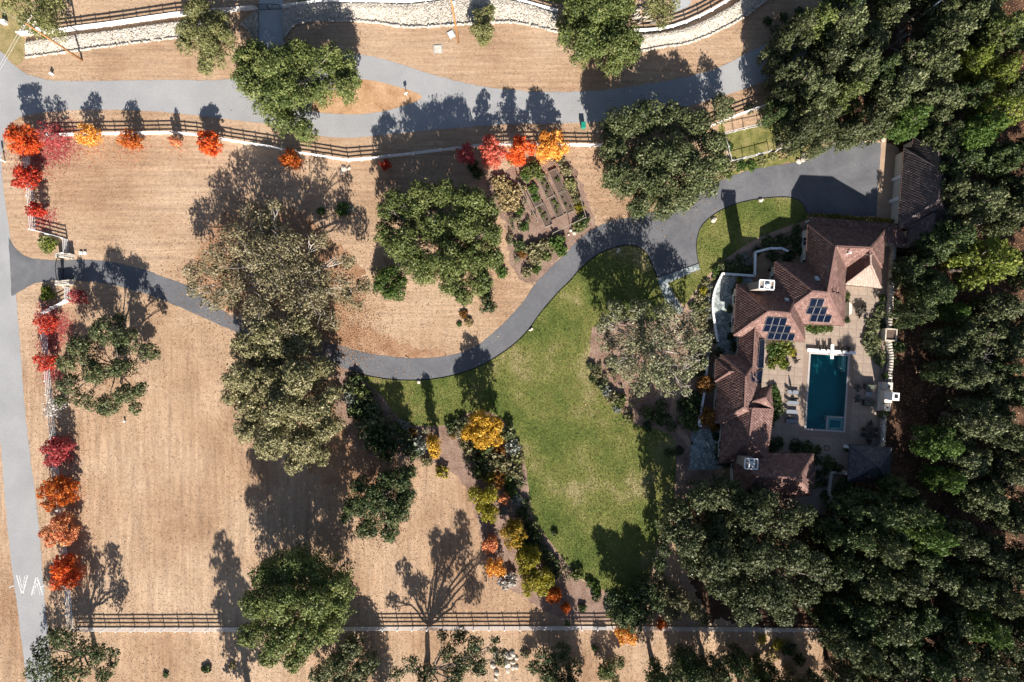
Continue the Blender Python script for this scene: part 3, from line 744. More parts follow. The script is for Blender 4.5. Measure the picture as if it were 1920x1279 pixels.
wing(house, [(1396, 738), (1445, 724), (1449, 768), (1400, 775)], 3.4, [(1402, 757), (1434, 746)], 5.3, seed=11, origin=HO, wins=False)
wing(house, [(1375, 850), (1525, 851), (1522, 928), (1378, 945)], 3.4, [(1420, 893), (1497, 897)], 6.0, seed=12, origin=HO)
wing(house, [(1490, 885), (1528, 884), (1526, 913), (1488, 912)], 3.2, [(1498, 898), (1518, 899)], 4.6, seed=13, origin=HO, wins=False)
# porch roof with strong sun painted as paler tile: lies over the south hip of the east wing
def on_plane(pl, a, b, lift=.0):
    pass
chimney(house, 1438, 534, 3.0, 9.3, 2.15, 1.3, ang, HO)
chimney(house, 1409, 870, 3.0, 8.0, 1.9, 1.5, ang, HO)

def plane_frame(pl):
    a, b = Vector(pl[0]), Vector(pl[1]); uu = (b - a).normalized(); mid = sum((Vector(p) for p in pl[2:]), Vector()) / len(pl[2:])
    n = uu.cross(mid - a).normalized(); n = -n if n.z < 0 else n
    vv = n.cross(uu); vv = -vv if vv.z < 0 else vv
    return a, uu, vv, n
def ray_on_plane(px, py, a, n):
    """point where the sight line of a pixel meets a roof plane"""
    o = Vector((0, 0, H)) - HO; g = P(px, py) - HO; d = g - o; t = (a - o).dot(n) / d.dot(n); return o + d * t
def panel(quad, pl, name='solar_panel', lift=.16, frame=True):
    a, uu, vv, n = plane_frame(pl); q = [ray_on_plane(x, y, a, n) + n * lift for x, y in quad]
    mb = MB(); mb.add([p for p in q] + [p - n * .05 for p in q], [(0, 1, 2, 3), (7, 6, 5, 4), (0, 4, 5, 1), (1, 5, 6, 2), (2, 6, 7, 3), (3, 7, 4, 0)])
    o = mb.build(name, M['solar'], house)
    if frame:
        f = MB()
        for i in range(4): f.bar(q[i] + n * .004, q[(i + 1) % 4] + n * .004, .035, .03)
        f.build('panel_frame', M['panel_rim'], o)
    return o
def panel_row(pl, tl, tr, br, bl, n):
    for i in range(n):
        def lp(a, b, t): return (a[0] + (b[0] - a[0]) * t, a[1] + (b[1] - a[1]) * t)
        g = .008
        t0, t1 = i / n + g, (i + 1) / n - g
        panel([lp(tl, tr, t0), lp(tl, tr, t1), lp(bl, br, t1), lp(bl, br, t0)], pl)
sD, sE, eF = pD[0][2], pE[0][2], pF[0][1]
panel_row(sD, (1520, 559), (1546, 560), (1541, 574), (1516, 573), 2)
panel_row(sD, (1515, 574.5), (1552, 576), (1547, 589), (1510, 587), 3)
panel_row(sD, (1521, 589), (1560, 590.5), (1555, 603.5), (1517, 601.5), 3)
panel_row(sE, (1438, 593), (1476, 596), (1472, 609.5), (1433, 607), 3)
panel_row(sE, (1434, 608), (1484, 611), (1480, 623.5), (1429, 620), 4)
panel_row(sE, (1441, 622.5), (1491, 625.5), (1487, 637.5), (1437, 634), 4)
panel([(1423, 637), (1432.5, 637), (1430, 690), (1419, 690)], eF); panel([(1418, 697), (1429, 692), (1426, 718), (1416, 718)], eF)
panel([(1407, 700), (1416, 700), (1411, 736), (1405, 736)], eF)
nE, nD = pE[0][0], pD[0][0]
def skylight(quad, pl):
    a, uu, vv, n = plane_frame(pl); q = [ray_on_plane(x, y, a, n) + n * .22 for x, y in quad]
    mb = MB(); mb.add([p for p in q] + [p - n * .24 for p in q], [(0, 1, 2, 3), (7, 6, 5, 4), (0, 4, 5, 1), (1, 5, 6, 2), (2, 6, 7, 3), (3, 7, 4, 0)])
    o = mb.build('skylight', M['alu'], house); ctr = sum(q, Vector()) / 4
    m2 = MB(); qq = [ctr + (p - ctr) * .82 + n * .03 for p in q]; m2.add(qq + [p - n * .025 for p in qq], [(0, 1, 2, 3), (7, 6, 5, 4), (0, 4, 5, 1), (1, 5, 6, 2), (2, 6, 7, 3), (3, 7, 4, 0)]); m2.build('pane', M['skylight'], o)
skylight([(1526, 519), (1537, 520), (1539, 528), (1529, 527)], nD); skylight([(1470, 560), (1477, 561), (1479, 566), (1472, 565)], nE)
for (x, y, z) in ((1594, 474, 7.3), (1571, 549, 6.4), (1447, 580, 7.3), (1562, 547, 6.9)):
    c = P(x, y, z) - HO; mb = MB(); mb.cyl((c.x, c.y, z - 1.2), .09, 1.3, 8); mb.cyl((c.x, c.y, z + .1), .16, .12, 8); mb.build('vent_pipe', M['black'] if x != 1594 else M['white'], house)
# south hip of the east porch, its strong sunlight put into paler tile
pw_pl = wing(house, [(1590, 470), (1655, 472), (1651, 540), (1586, 533)], 3.66, [(1632, 478), (1633, 497)], 7.06, tile='tile_sunlit', seed=21, origin=HO, wins=False, wallmat=None, planes_skip=(0, 1, 3))
# bay by the terrace
mb = MB(); q = [P(x, y) - HO for x, y in ((1580, 568), (1585, 572), (1585, 588), (1580, 592))]; mb.prism([(p.x, p.y) for p in q], 0, 2.1); mb.build('bay', M['stucco'], house)

# covered walkway between house and garage
cwb = P(1600, 425); cw = empty('covered_walkway', cwb); tag(cw, 'low maroon tiled walkway roof linking the house to the garage', 'walkway')
def w3(x, y, z): return P(x, y, z) - Vector(cwb)
cpl = [(w3(1684, 420, 2.6), w3(1519, 407, 2.6), w3(1519, 424, 3.2), w3(1658, 434, 3.2))]
cpl2 = [(w3(1704, 458, 2.6), w3(1684, 420, 2.6), w3(1658, 434, 3.2), w3(1658, 454, 3.2))]
mb = MB()
for p in cpl + cpl2:
    q = list(p); mb.add(q + [x - Vector((0, 0, .15)) for x in q], [(0, 1, 2, 3), (7, 6, 5, 4), (0, 4, 5, 1), (1, 5, 6, 2), (2, 6, 7, 3), (3, 7, 4, 0)])
ro = mb.build('roof', M['deck'], cw); roof_tiles('roof_tiles', cpl + cpl2, M['tile'], ro, seed=31)
for x, y in ((1525, 411), (1565, 414), (1605, 417), (1645, 419), (1680, 423), (1698, 452)):
    c = w3(x, y, 2.5); mb = MB(); mb.box((c.x, c.y, 1.2), (.18, .18, 2.4)); mb.box((c.x, c.y, .1), (.3, .3, .2)); mb.build('post', M['white'], cw)

# garage
gb = P(1735, 350); gar = empty('garage', gb); tag(gar, 'detached garage with brown hipped tile roof at the tan driveway apron', 'garage'); GO = Vector(gb)
wing(gar, [(1696, 278), (1800, 272), (1790, 432), (1685, 425)], 3.0, [(1764, 318), (1760, 375)], 6.6, tile='tile_shaded', seed=14, origin=GO, wins=False, inset=.3)
wing(gar, [(1713, 257), (1806, 252), (1802, 310), (1711, 300)], 3.3, [(1760, 283), (1759, 330)], 6.5, tile='tile_shaded', seed=15, origin=GO, inset=.35)
wing(gar, [(1703, 427), (1800, 405), (1792, 450), (1701, 463)], 3.0, [(1752, 400), (1750, 432)], 5.6, tile='tile_shaded', seed=16, origin=GO, inset=.35)
wx = P(1681, 350).x - GO.x
dm = MB()
ya, yb = P(1690, 290, 0).y - GO.y, P(1680, 408, 0).y - GO.y
for k in range(3):
    t0 = (k + .08) / 3; t1 = (k + .92) / 3; y0, y1_ = ya + (yb - ya) * t0, ya + (yb - ya) * t1
    a = Vector((wx + .55 - .35 * (t0 + t1) / 2, y0, 0)); b = Vector((wx + .55 - .35 * (t0 + t1) / 2 - .07, y1_, 0))
    f = None
    for s in range(4):
        mb = MB(); z = .05 + s * .58; mb.bar(a + Vector((-.28, 0, z + .28)), b + Vector((-.28, 0, z + .28)), .05, .55)
        if f is None: f = mb.build('garage_door', M['concrete'], gar)
        else: mb.build('panel', M['concrete'], f)
for (x, y) in ((1685.5, 333), (1680.5, 374)):
    c = P(x, y, 1.6) - GO; mb = MB(); mb.box((c.x, c.y, 1.3), (.5, .5, 2.6), ang); mb.build('pier', M['white'], gar)

# pavilion
pb = P(1632, 868); pav = empty('pavilion', pb); tag(pav, 'square open pavilion with blue-grey slate hipped roof at the end of the stone wall', 'pavilion'); PO = Vector(pb)
wing(pav, [(1594, 834), (1672, 840), (1666, 906), (1590, 901)], 2.8, [(1645, 873), (1649, 876)], 5.4, tile='slate', deck='slate_deck', seed=17, origin=PO, wallmat=None)
for x, y in ((1600, 842), (1662, 846), (1657, 897), (1597, 893)):
    c = P(x, y) - PO; c2 = P(x, y, 2.7) - PO; mb = MB(); mb.box((c2.x, c2.y, 1.3), (.25, .25, 2.6), ang); mb.box((c2.x, c2.y, .2), (.5, .5, .4), ang); mb.build('post', M['white'], pav)
c = P(1638, 886, 5.0) - PO; mb = MB(); mb.box((c.x, c.y, 3.9), (1.0, 1.0, 2.6), ang); mb.build('chimney', M['slate_deck'], pav)
mb = MB(); mb.box((c.x, c.y, 5.24), (1.15, 1.15, .08), ang); mb.build('chimney_cap', M['black'], pav)

# ------------------------------------------------------------------ stone walls
def stone_wall(name, label, path, w, h, mat='wallstone', st=.42, cat='stone wall', seed=3):
    r = np.random.default_rng(seed); b = P(*path[0]); root = empty(name, b); tag(root, label, cat); O = Vector(b)
    core = MB(); V, Q, tint = [], [], []
    def stone(c, d, rz):
        m = Matrix.Rotation(rz, 3, 'Z'); k = len(V)
        for z in (-1, 1):
            for x, y in ((-1, -1), (1, -1), (1, 1), (-1, 1)):
                s = .82 if z > 0 else 1
                V.append(c + m @ Vector((x * d[0] / 2 * s * r.uniform(.85, 1.1), y * d[1] / 2 * s * r.uniform(.85, 1.1), z * d[2] / 2 * r.uniform(.85, 1.15))))
        Q.extend([(k + 3, k + 2, k + 1, k), (k + 4, k + 5, k + 6, k + 7), (k, k + 1, k + 5, k + 4), (k + 1, k + 2, k + 6, k + 5), (k + 2, k + 3, k + 7, k + 6), (k + 3, k, k + 4, k + 7)])
        tint.extend([float(np.clip(r.normal(.55, .25), 0, 1))] * 6)
    pts = [P(x, y) - O for x, y in path]
    for a, bb in zip(pts, pts[1:]):
        d = bb - a; L = d.length; rz = math.atan2(d.y, d.x); d.normalize(); nrm = Vector((-d.y, d.x, 0))
        core.bar(a + Vector((0, 0, h / 2 - .03)), bb + Vector((0, 0, h / 2 - .03)), w * .8, h - .06)
        n = max(1, int(L / st))
        for i in range(n):
            c = a + d * ((i + .5) / n * L)
            k = max(1, int(round(w / st)))
            for q in range(k):
                stone(c + nrm * ((q + .5) / k - .5) * w * .96 + Vector((0, 0, h - .04)), (L / n * .97, w / k * .97, .14), rz)
            for s in (-1, 1):
                for z in np.arange(.13, h - .12, .26):
                    stone(c + nrm * s * w * .42 + Vector((0, 0, z)) + d * r.uniform(-.1, .1), (L / n * .95, .16, .25), rz)
    core.build('core', M['stucco'], root)
    o = obj('stones', np_mesh('stones', V, Q, tint=tint), M[mat], root); o['kind'] = 'stuff'; return root

stone_wall('stone_wall', 'long pale stone wall between the pool terrace and the wood', [(1671, 462), (1668, 520), (1664, 585), (1661, 632), (1666, 668), (1662, 715)], .55, 1.1)
stone_wall('stone_wall', 'stone wall running from the fireplace down to the slate pavilion', [(1654, 772), (1650, 838)], .6, 1.0, seed=4)
stone_wall('stone_wall', 'short stone wall closing the gap between house corner and garage', [(1657, 458), (1704, 463)], .6, 1.0, seed=5)
stone_wall('stone_wall', 'low stone planter wall turning a corner beside the pavilion', [(1588, 886), (1556, 885), (1551, 925), (1570, 948)], .5, .7, seed=6)
stone_wall('stone_wall', 'curved rough stone wall at the foot of the house wing', spline([(1549, 938), (1562, 955), (1566, 980), (1556, 1000), (1546, 1006)], 4), .7, .8, seed=7)

def low_wall(label, path, w=.35, h=.75):
    b = P(*path[0]); O = Vector(b); root = empty('garden_wall', b); tag(root, label, 'garden wall')
    m, c = MB(), MB(); pts = [P(x, y) - O for x, y in path]
    for a, q in zip(pts, pts[1:]):
        d = (q - a).normalized() * .12
        m.bar(a + Vector((0, 0, h / 2)), q + Vector((0, 0, h / 2)), w * .8, h); c.bar(a - d * .3 + Vector((0, 0, h + .04)), q + d * .3 + Vector((0, 0, h + .04)), w, .08)
    m.build('wall', M['stucco'], root); c.build('coping', M['white'], root)
low_wall('curved white seat wall round the flagstone front terrace', spline([(1343, 640), (1338, 610), (1334, 575), (1338, 545), (1352, 514)], 5) + [(1412, 518), (1413, 474), (1440, 467), (1462, 467), (1474, 472)])
low_wall('straight white garden wall beside the orange shrubs at the house front', [(1326, 660), (1319, 730), (1308, 796), (1313, 798)])

# outdoor fireplace
fb = P(1655, 745); fp = empty('outdoor_fireplace', fb); tag(fp, 'white stone outdoor fireplace with hearth and square chimney facing the pool', 'fireplace'); FO = Vector(fb)
def fbox(name, px, py, z0, z1, w, d, mat, par=fp):
    c = P(px, py, z1) - FO; m = MB(); m.box((c.x, c.y, (z0 + z1) / 2), (w, d, z1 - z0), ang, .97); return m.build(name, M[mat], par)
fbox('hearth', 1652, 744, 0, .5, .9, 4.6, 'stone'); fbox('side_wing', 1667, 724, 0, 1.4, 1.2, 1.2, 'stucco'); fbox('side_wing', 1664, 764, 0, 1.4, 1.0, 1.2, 'stucco')
fbox('firebox', 1666, 744, 0, 2.0, 1.2, 2.0, 'stucco'); ch = fbox('chimney', 1680, 744, 2.0, 4.2, 1.1, 1.25, 'white'); fbox('flue', 1681, 744, 4.2, 4.3, .5, .5, 'black', ch)
fbox('opening', 1660, 744, .5, 1.3, .1, 1.0, 'black'); fbox('vent', 1668, 725, 1.4, 1.45, .3, .3, 'black'); fbox('vent', 1664.5, 764, 1.4, 1.45, .25, .25, 'black')
# square pier planter
b = P(1662, 628); pp_ = empty('planter', b); tag(pp_, 'square white-rimmed stone planter built into the terrace wall', 'planter')
m = MB()
for sx, sy, dx, dy in ((-1, 0, .2, 2.0), (1, 0, .2, 2.0), (0, -1, 1.5, .2), (0, 1, 1.5, .2)): m.box((sx * .85, sy * .9, .7), (dx, dy, 1.4), ang)
m.build('rim', M['stone'], pp_); m = MB(); m.box((0, 0, .6), (1.45, 1.55, 1.2), ang); m.build('soil', M['soil'], pp_)

# ------------------------------------------------------------------ pool
c0 = org + u * pw / 2 + v * pl / 2; pool = empty('swimming_pool', (c0.x, c0.y, 0), ang); tag(pool, 'long rectangular teal swimming pool with a corner spa', 'swimming pool')
hx, hy = pw / 2, pl / 2
m = MB(); D = -1.5
m.add([(-hx, -hy, .03), (hx, -hy, .03), (hx, hy, .03), (-hx, hy, .03), (-hx, -hy, -1.1), (hx, -hy, -1.1), (hx, hy, D - .6), (-hx, hy, D - .6)], [(4, 5, 6, 7), (0, 1, 5, 4), (1, 2, 6, 5), (2, 3, 7, 6), (3, 0, 4, 7)])
bo = m.build('basin', M['basin'], pool)
for p in bo.data.polygons: pass
for sx, sy, dx, dy in ((-1, 0, .3, pl + .6), (1, 0, .3, pl + .6), (0, -1, pw, .3), (0, 1, pw, .3)):
    m = MB(); m.box((sx * (hx + .15), sy * (hy + .15), .0), (dx, dy, .12)); m.build('coping', M['coping'], pool)
m = MB(); m.add([(-hx, -hy, -.10), (hx, -hy, -.10), (hx, hy, -.10), (-hx, hy, -.10)], [(0, 1, 2, 3)]); m.build('water', M['water'], pool)
sx0, sy1 = hx - 2.55, -hy + 1.95       # spa in the south-east corner
for (cx_, cy_, dx, dy) in ((sx0 - .1, -hy + .97, .2, 1.95), ((sx0 + hx) / 2 - .1, sy1 + .1, hx - sx0 + .2, .2)):
    m = MB(); m.box((cx_, cy_, -.62), (dx, dy, 1.3)); m.build('spa_wall', M['coping'], pool)
m = MB(); m.box(((sx0 + hx) / 2, -hy + .97, -.78), (hx - sx0 - .02, 1.93, .9)); m.build('spa_floor', M['basin'], pool)
for (cx_, cy_, dx, dy) in ((sx0 + .2, -hy + .97, .4, 1.9), (hx - .2, -hy + .97, .4, 1.9), ((sx0 + hx) / 2, -hy + .2, hx - sx0 - .85, .38), ((sx0 + hx) / 2, sy1 - .22, hx - sx0 - .85, .38)):
    m = MB(); m.box((cx_, cy_, -.3), (dx, dy, .3)); m.build('spa_seat', M['coping'], pool)
for k in range(3):
    m = MB(); a = .55 + .35 * k
    m.prism([(sx0 - .22, -hy + .02), (sx0 - .22, sy1 - .1 - k * .3), (sx0 - 1.5 + .3 * k - .25, -hy + .3 + .25 * (2 - k)), (-hx + .02, -hy + .3 + .25 * (2 - k)), (-hx + .02, -hy + .02)], -1.12, -.95 + .27 * k); m.build('pool_step', M['basin'], pool)
m = MB(); m.prism([(hx - .02, hy - .02), (hx - .65, hy - .02), (hx - .65, hy - 1.9), (hx - .02, hy - 2.6)], -1.9, -.45); m.build('pool_bench', M['coping'], pool)
bb = P(1557.5, 659); bt = empty('pool_cover_bench', bb, ang); tag(bt, 'long white bench-like cover box across the head of the pool', 'cover box')
m = MB(); m.box((0, 0, .22), (7.7, .42, .36)); m.build('case', M['white'], bt); m = MB(); m.box((0, 0, .43), (7.8, .5, .06)); m.build('lid', M['white'], bt)
db = P(1557, 657); dv = empty('diving_board', db, ang + .03); tag(dv, 'white diving board crossing over the pool cover box', 'diving board')
m = MB(); m.box((0, -.2, .62), (.52, 2.3, .07)); m.build('board', M['white'], dv); m = MB(); m.box((0, .55, .3), (.45, .35, .56)); m.build('stand', M['steel'], dv)
# ------------------------------------------------------------------ terrace furniture
def legs(root, pts, h, mat, w=.05, z0=.04):
    for x, y in pts:
        m = MB(); m.box((x, y, z0 + h / 2), (w, w, h)); m.build('leg', M[mat], root)
def lounger(px, py, rz, label, group=None):
    r = empty('sun_lounger', P(px, py), rz); tag(r, label, 'lounger', group)
    m = MB()
    for s in (-1, 1): m.bar((-.95, s * .32, .33), (.95, s * .32, .33), .05, .06)
    m.bar((-.95, -.3, .33), (-.95, .3, .33), .05); m.bar((.95, -.3, .33), (.95, .3, .33), .05); m.build('frame', M['black'], r)
    m = MB(); m.box((.3, 0, .39), (1.3, .6, .05)); m.build('seat', M['sling'], r)
    m = MB(); m.bar((-.36, 0, .42), (-.93, 0, .78), .6, .05); m.build('backrest', M['sling'], r)
    legs(r, [(-.85, -.3), (-.85, .3), (.85, -.3), (.85, .3)], .28, 'black'); return r
for (x, y, t) in ((1484, 735, 'northernmost of the four grey loungers lined up by the pool'), (1483.5, 755, 'grey lounger beside the closed dark parasol, second from the house corner'),
                  (1482, 771.5, 'grey lounger above the little side table by the pool'), (1481.5, 789, 'southernmost of the four grey loungers lined up by the pool')):
    lounger(x, y, ang, t, 'loungers along the pool')
b = P(1486, 746); r = empty('parasol', b); tag(r, 'closed dark parasol in a round base between two loungers', 'parasol')
m = MB(); m.cyl((0, 0, .04), .3, .12, 16); m.build('base', M['black'], r); m = MB(); m.cyl((0, 0, .16), .03, 2.2, 8); m.build('pole', M['black'], r)
m = MB(); m.tube([(0, 0, 1.1), (0, 0, 1.6), (0, 0, 2.3)], [.13, .2, .05], 10); m.build('canopy', M['black'], r, True)
def side_table(px, py, label, cat='side table', w=.5, d=.5, h=.45, mat='dark_wicker', top=None, name='side_table', rz=ang):
    r = empty(name, P(px, py), rz); tag(r, label, cat)
    m = MB(); m.box((0, 0, h), (w, d, .05)); m.build('table_top', M[top or mat], r); legs(r, [(sx * (w / 2 - .05), sy * (d / 2 - .05)) for sx in (-1, 1) for sy in (-1, 1)], h - .06, mat); return r
side_table(1478, 780, 'small dark side table between the two lower loungers')
def chair(px, py, rz, label, group=None, mat='dark_wicker', w=.58, name='patio_chair', cat='chair', arms=True, cushion=None):
    r = empty(name, P(px, py), rz); tag(r, label, cat, group)
    m = MB(); m.box((0, 0, .43), (w, w, .07)); m.build('seat', M[mat], r)
    m = MB(); m.bar((0, -w / 2 + .02, .48), (0, -w / 2 - .12, .92), w, .06); m.build('backrest', M[mat], r)
    legs(r, [(sx * (w / 2 - .04), sy * (w / 2 - .04)) for sx in (-1, 1) for sy in (-1, 1)], .36, mat)
    if arms:
        for s in (-1, 1): m = MB(); m.bar((s * (w / 2 - .02), -w / 2, .66), (s * (w / 2 - .02), w / 2 - .02, .66), .07, .05); m.bar((s * (w / 2 - .02), w / 2 - .06, .46), (s * (w / 2 - .02), w / 2 - .06, .64), .05); m.build('armrest', M[mat], r)
    if cushion: m = MB(); m.box((0, .02, .50), (w - .12, w - .1, .08)); m.build('cushion', M[cushion], r)
    return r
for x, y in ((1534.5, 650), (1546, 650.5), (1575, 652.5), (1587.5, 653)):
    chair(x, y, ang, 'small dark chair in the row facing the pool cover box', 'chairs behind the pool cover box')
chair(1490, 677, ang + 2.2, 'dark chair at the edge of the lime green shrub'); chair(1476, 692, ang + 2.6, 'dark chair half hidden under the lower lime green shrub')
r = side_table(1612, 584, 'small round dark table amid the four chairs near the house bay', 'patio table', .6, .6, .65, name='patio_table')
for k, (x, y, a) in enumerate(((1604, 579, 2.2), (1617, 575, .6 + 2.6), (1609, 590, -.3), (1618, 583, 1.6))):
    chair(x, y, a + (0, 2.2, 0, 0)[k], 'dark chair of the group of four by the house bay', 'chairs by the house bay', w=.62)
def sofa(px, py, rz, label, w=1.75):
    r = empty('patio_sofa', P(px, py), rz); tag(r, label, 'sofa')
    m = MB(); m.box((0, 0, .25), (w, .82, .36)); m.build('base', M['dark_wicker'], r)
    m = MB(); m.box((0, -.36, .62), (w, .14, .42)); m.build('backrest', M['dark_wicker'], r)
    for s in (-1, 1): m = MB(); m.box((s * (w / 2 - .07), .05, .52), (.14, .68, .22)); m.build('armrest', M['dark_wicker'], r)
    for k in range(2): m = MB(); m.box(((k - .5) * (w / 2 - .16), .06, .49), (w / 2 - .2, .62, .12)); m.build('cushion', M['cushion_g'], r)
    for k in range(2): m = MB(); m.box(((k - .5) * (w / 2 - .16), -.22, .72), (w / 2 - .2, .14, .34)); m.build('back_cushion', M['cushion_g'], r)
sofa(1628.5, 725, ang + math.pi, 'dark green sofa with its back to the diving board end'); sofa(1626, 755, ang, 'dark green sofa with its back to the dining table')
for y, a, t in ((728, ang - 2.35, 'dark green armchair turned toward the sofa at the upper corner of the seating group'), (747, ang - .8, 'dark green armchair turned toward the lower sofa of the seating group')):
    chair(1607, y, a, t, None, 'dark_wicker', .85, 'armchair', 'armchair', True, 'cushion_g')
side_table(1627, 739, 'pale grey coffee table between the two green sofas', 'coffee table', 1.1, .72, .4, 'steel', 'sling', 'coffee_table')
r = side_table(1628, 810, 'long dark dining table with six chairs by the stone wall', 'dining table', .98, 1.9, .74, 'dark_wicker', None, 'dining_table')
m = MB(); m.cyl((0, 0, .77), .14, .14, 10); m.build('bowl', M['black'], r)
for k, (dx, dy, a) in enumerate(((-.95, .45, -1.57), (-.95, -.45, -1.57), (.95, .45, 1.57), (.95, -.45, 1.57), (0, 1.35, 3.14), (0, -1.4, 0))):
    c = P(1628, 810) + u * dx - v * dy; q = (c.x / S + CX, CY - c.y / S)
    chair(q[0], q[1], ang + a, 'dark dining chair pulled up to the long table by the stone wall', 'dining chairs by the stone wall')
r = empty('door_mat', P(1550, 840), ang); tag(r, 'reddish brown mat lying on the terrace by the clipped hedge', 'mat'); m = MB(); m.box((0, 0, .055), (.8, .85, .02)); m.build('weave', M['deck'], r); m = MB(); m.box((0, 0, .068), (.5, .55, .006)); m.build('border', M['path'], r)

# ------------------------------------------------------------------ fences
cube_me = MB().box((0, 0, 0), (1, 1, 1)).mesh('rail'); cube_me.materials.append(M['white'])
post_me = MB().box((0, 0, 0), (1, 1, 1)).box((0, 0, .53), (1.25, 1.25, .06)).mesh('post'); post_me.materials.append(M['white'])
def fence(name, label, path, h=1.4, rails=4, bay=2.35, pmat=None, pw_=.13, rh=.15, rt=.045, top=False, cat='fence', group=None):
    b = P(*path[0]); O = Vector(b); root = empty(name, b); tag(root, label, cat, group)
    pts = [P(x, y) - O for x, y in path]; last = None
    def rail(a, q, hh, tt):
        d = q - a; o = obj('rail', cube_me, None, root); o.location = (a + q) / 2; o.scale = (d.length, tt, hh)
        o.rotation_euler = (0, -math.asin(max(-1, min(1, d.z / d.length))), math.atan2(d.y, d.x))
        if pmat: o.material_slots[0].link = 'OBJECT'; o.material_slots[0].material = M[pmat]
    posts = []
    for a, q in zip(pts, pts[1:]):
        n = max(1, round((q - a).length / bay))
        for i in range(n): posts.append(a.lerp(q, i / n))
    posts.append(pts[-1])
    for i, p in enumerate(posts):
        o = obj('post', post_me, None, root); o.location = p + Vector((0, 0, h / 2)); o.scale = (pw_, pw_, h)
        if pmat: o.material_slots[0].link = 'OBJECT'; o.material_slots[0].material = M[pmat]
        if i + 1 < len(posts):
            q = posts[i + 1]; d = (q - p).normalized(); nn = Vector((-d.y, d.x, 0)) * .085
            for k in range(rails):
                z = h - .12 - k * (h - .22) / max(1, rails - 1) if rails > 1 else h - .05
                if rails == 1: nn = Vector((0, 0, 0))
                rail(p + nn + Vector((0, 0, z + random.uniform(-.02, .02))), q + nn + Vector((0, 0, z + random.uniform(-.02, .02))), rh, rt)
            if top: rail(p + Vector((0, 0, h + .055)), q + Vector((0, 0, h + .055)), .04, .18)
    return root
def gp(px, py, z=1.4):    # ground pixel of a fence whose top edge shows at px,py
    k = (H - z) / H; return (CX + (px - CX) * k, CY + (py - CY) * k)
def gpl(l, z=1.4): return [gp(x, y, z) for x, y in l]
fence('rail_fence', 'white four-rail fence with maples along the lane on the north side', gpl([(78, 252), (180, 249), (320, 247), (365, 251), (430, 262), (500, 273), (560, 285), (650, 299), (700, 295), (800, 283), (900, 271), (960, 268), (1060, 270), (1132, 271)]), group='white rail fences')
fence('rail_fence', 'white fence beside the road between the red maples and the north gate pier', gpl([(40, 270), (47, 335), (54, 430), (116, 447), (117, 474)]), group='white rail fences')
fence('rail_fence', 'white fence running down the road from the south gate pier past the orange maples', gpl([(119, 538), (119, 563), (69, 588), (77, 640), (85, 740), (98, 880), (111, 1010), (126, 1183)]), group='white rail fences')
fence('rail_fence', 'white fence along the south side of the dry field to the wood', gpl([(133, 1185), (440, 1185), (800, 1183), (1150, 1182), (1300, 1184), (1542, 1186)]), group='white rail fences')
fence('rail_fence', 'white fence above the rock bank west of the concrete gate drive', gpl([(30, 60), (90, 56), (200, 42), (325, 24), (400, 17), (478, 11)]), rh=.2, group='white rail fences')
fence('rail_fence', 'white fence above the rock bank between the gate drive and the dark oak', gpl([(530, 9), (600, 0), (770, 2), (880, -12), (950, -8), (1045, 18)]), rh=.2, group='white rail fences')
fence('rail_fence', 'white curving fence above the rock bank east of the dark oak', gpl(spline([(1190, 55), (1240, 52), (1290, 38), (1340, 14), (1385, -14)], 2)), rh=.2, group='white rail fences')
fence('rail_fence', 'white fence by the lane beside the fenced kitchen garden', gpl([(1332, 236), (1380, 216), (1425, 200), (1464, 185), (1520, 178), (1600, 176)]), group='white rail fences')
fence('pen_fence', 'white-topped wire fence round the small kitchen lawn', gpl([(1447, 281), (1374, 300), (1361, 249), (1400, 239), (1455, 228), (1490, 230)], 1.2) , h=1.2, rails=2, bay=2.2, pw_=.1, rh=.06, rt=.06, pmat='steel')
fence('pen_fence', 'short return of the kitchen lawn fence beside its gate', gpl([(1458, 281), (1483, 275), (1482, 258)], 1.2), h=1.2, rails=2, bay=2.2, pw_=.1, rh=.06, rt=.06, pmat='steel')
fence('vegetable_garden_fence', 'thin rail fence along the west side of the raised beds', gpl([(972, 342), (988, 375), (1008, 414)], 1.5), h=1.5, rails=1, bay=2.6, pw_=.08, rh=.1, rt=.1, pmat='bed_board')
fence('vegetable_garden_fence', 'thin rail fence at the lower end of the raised beds', gpl([(1037, 437), (1070, 421), (1099, 407), (1088, 370)], 1.5), h=1.5, rails=1, bay=2.6, pw_=.08, rh=.1, rt=.1, pmat='bed_board')

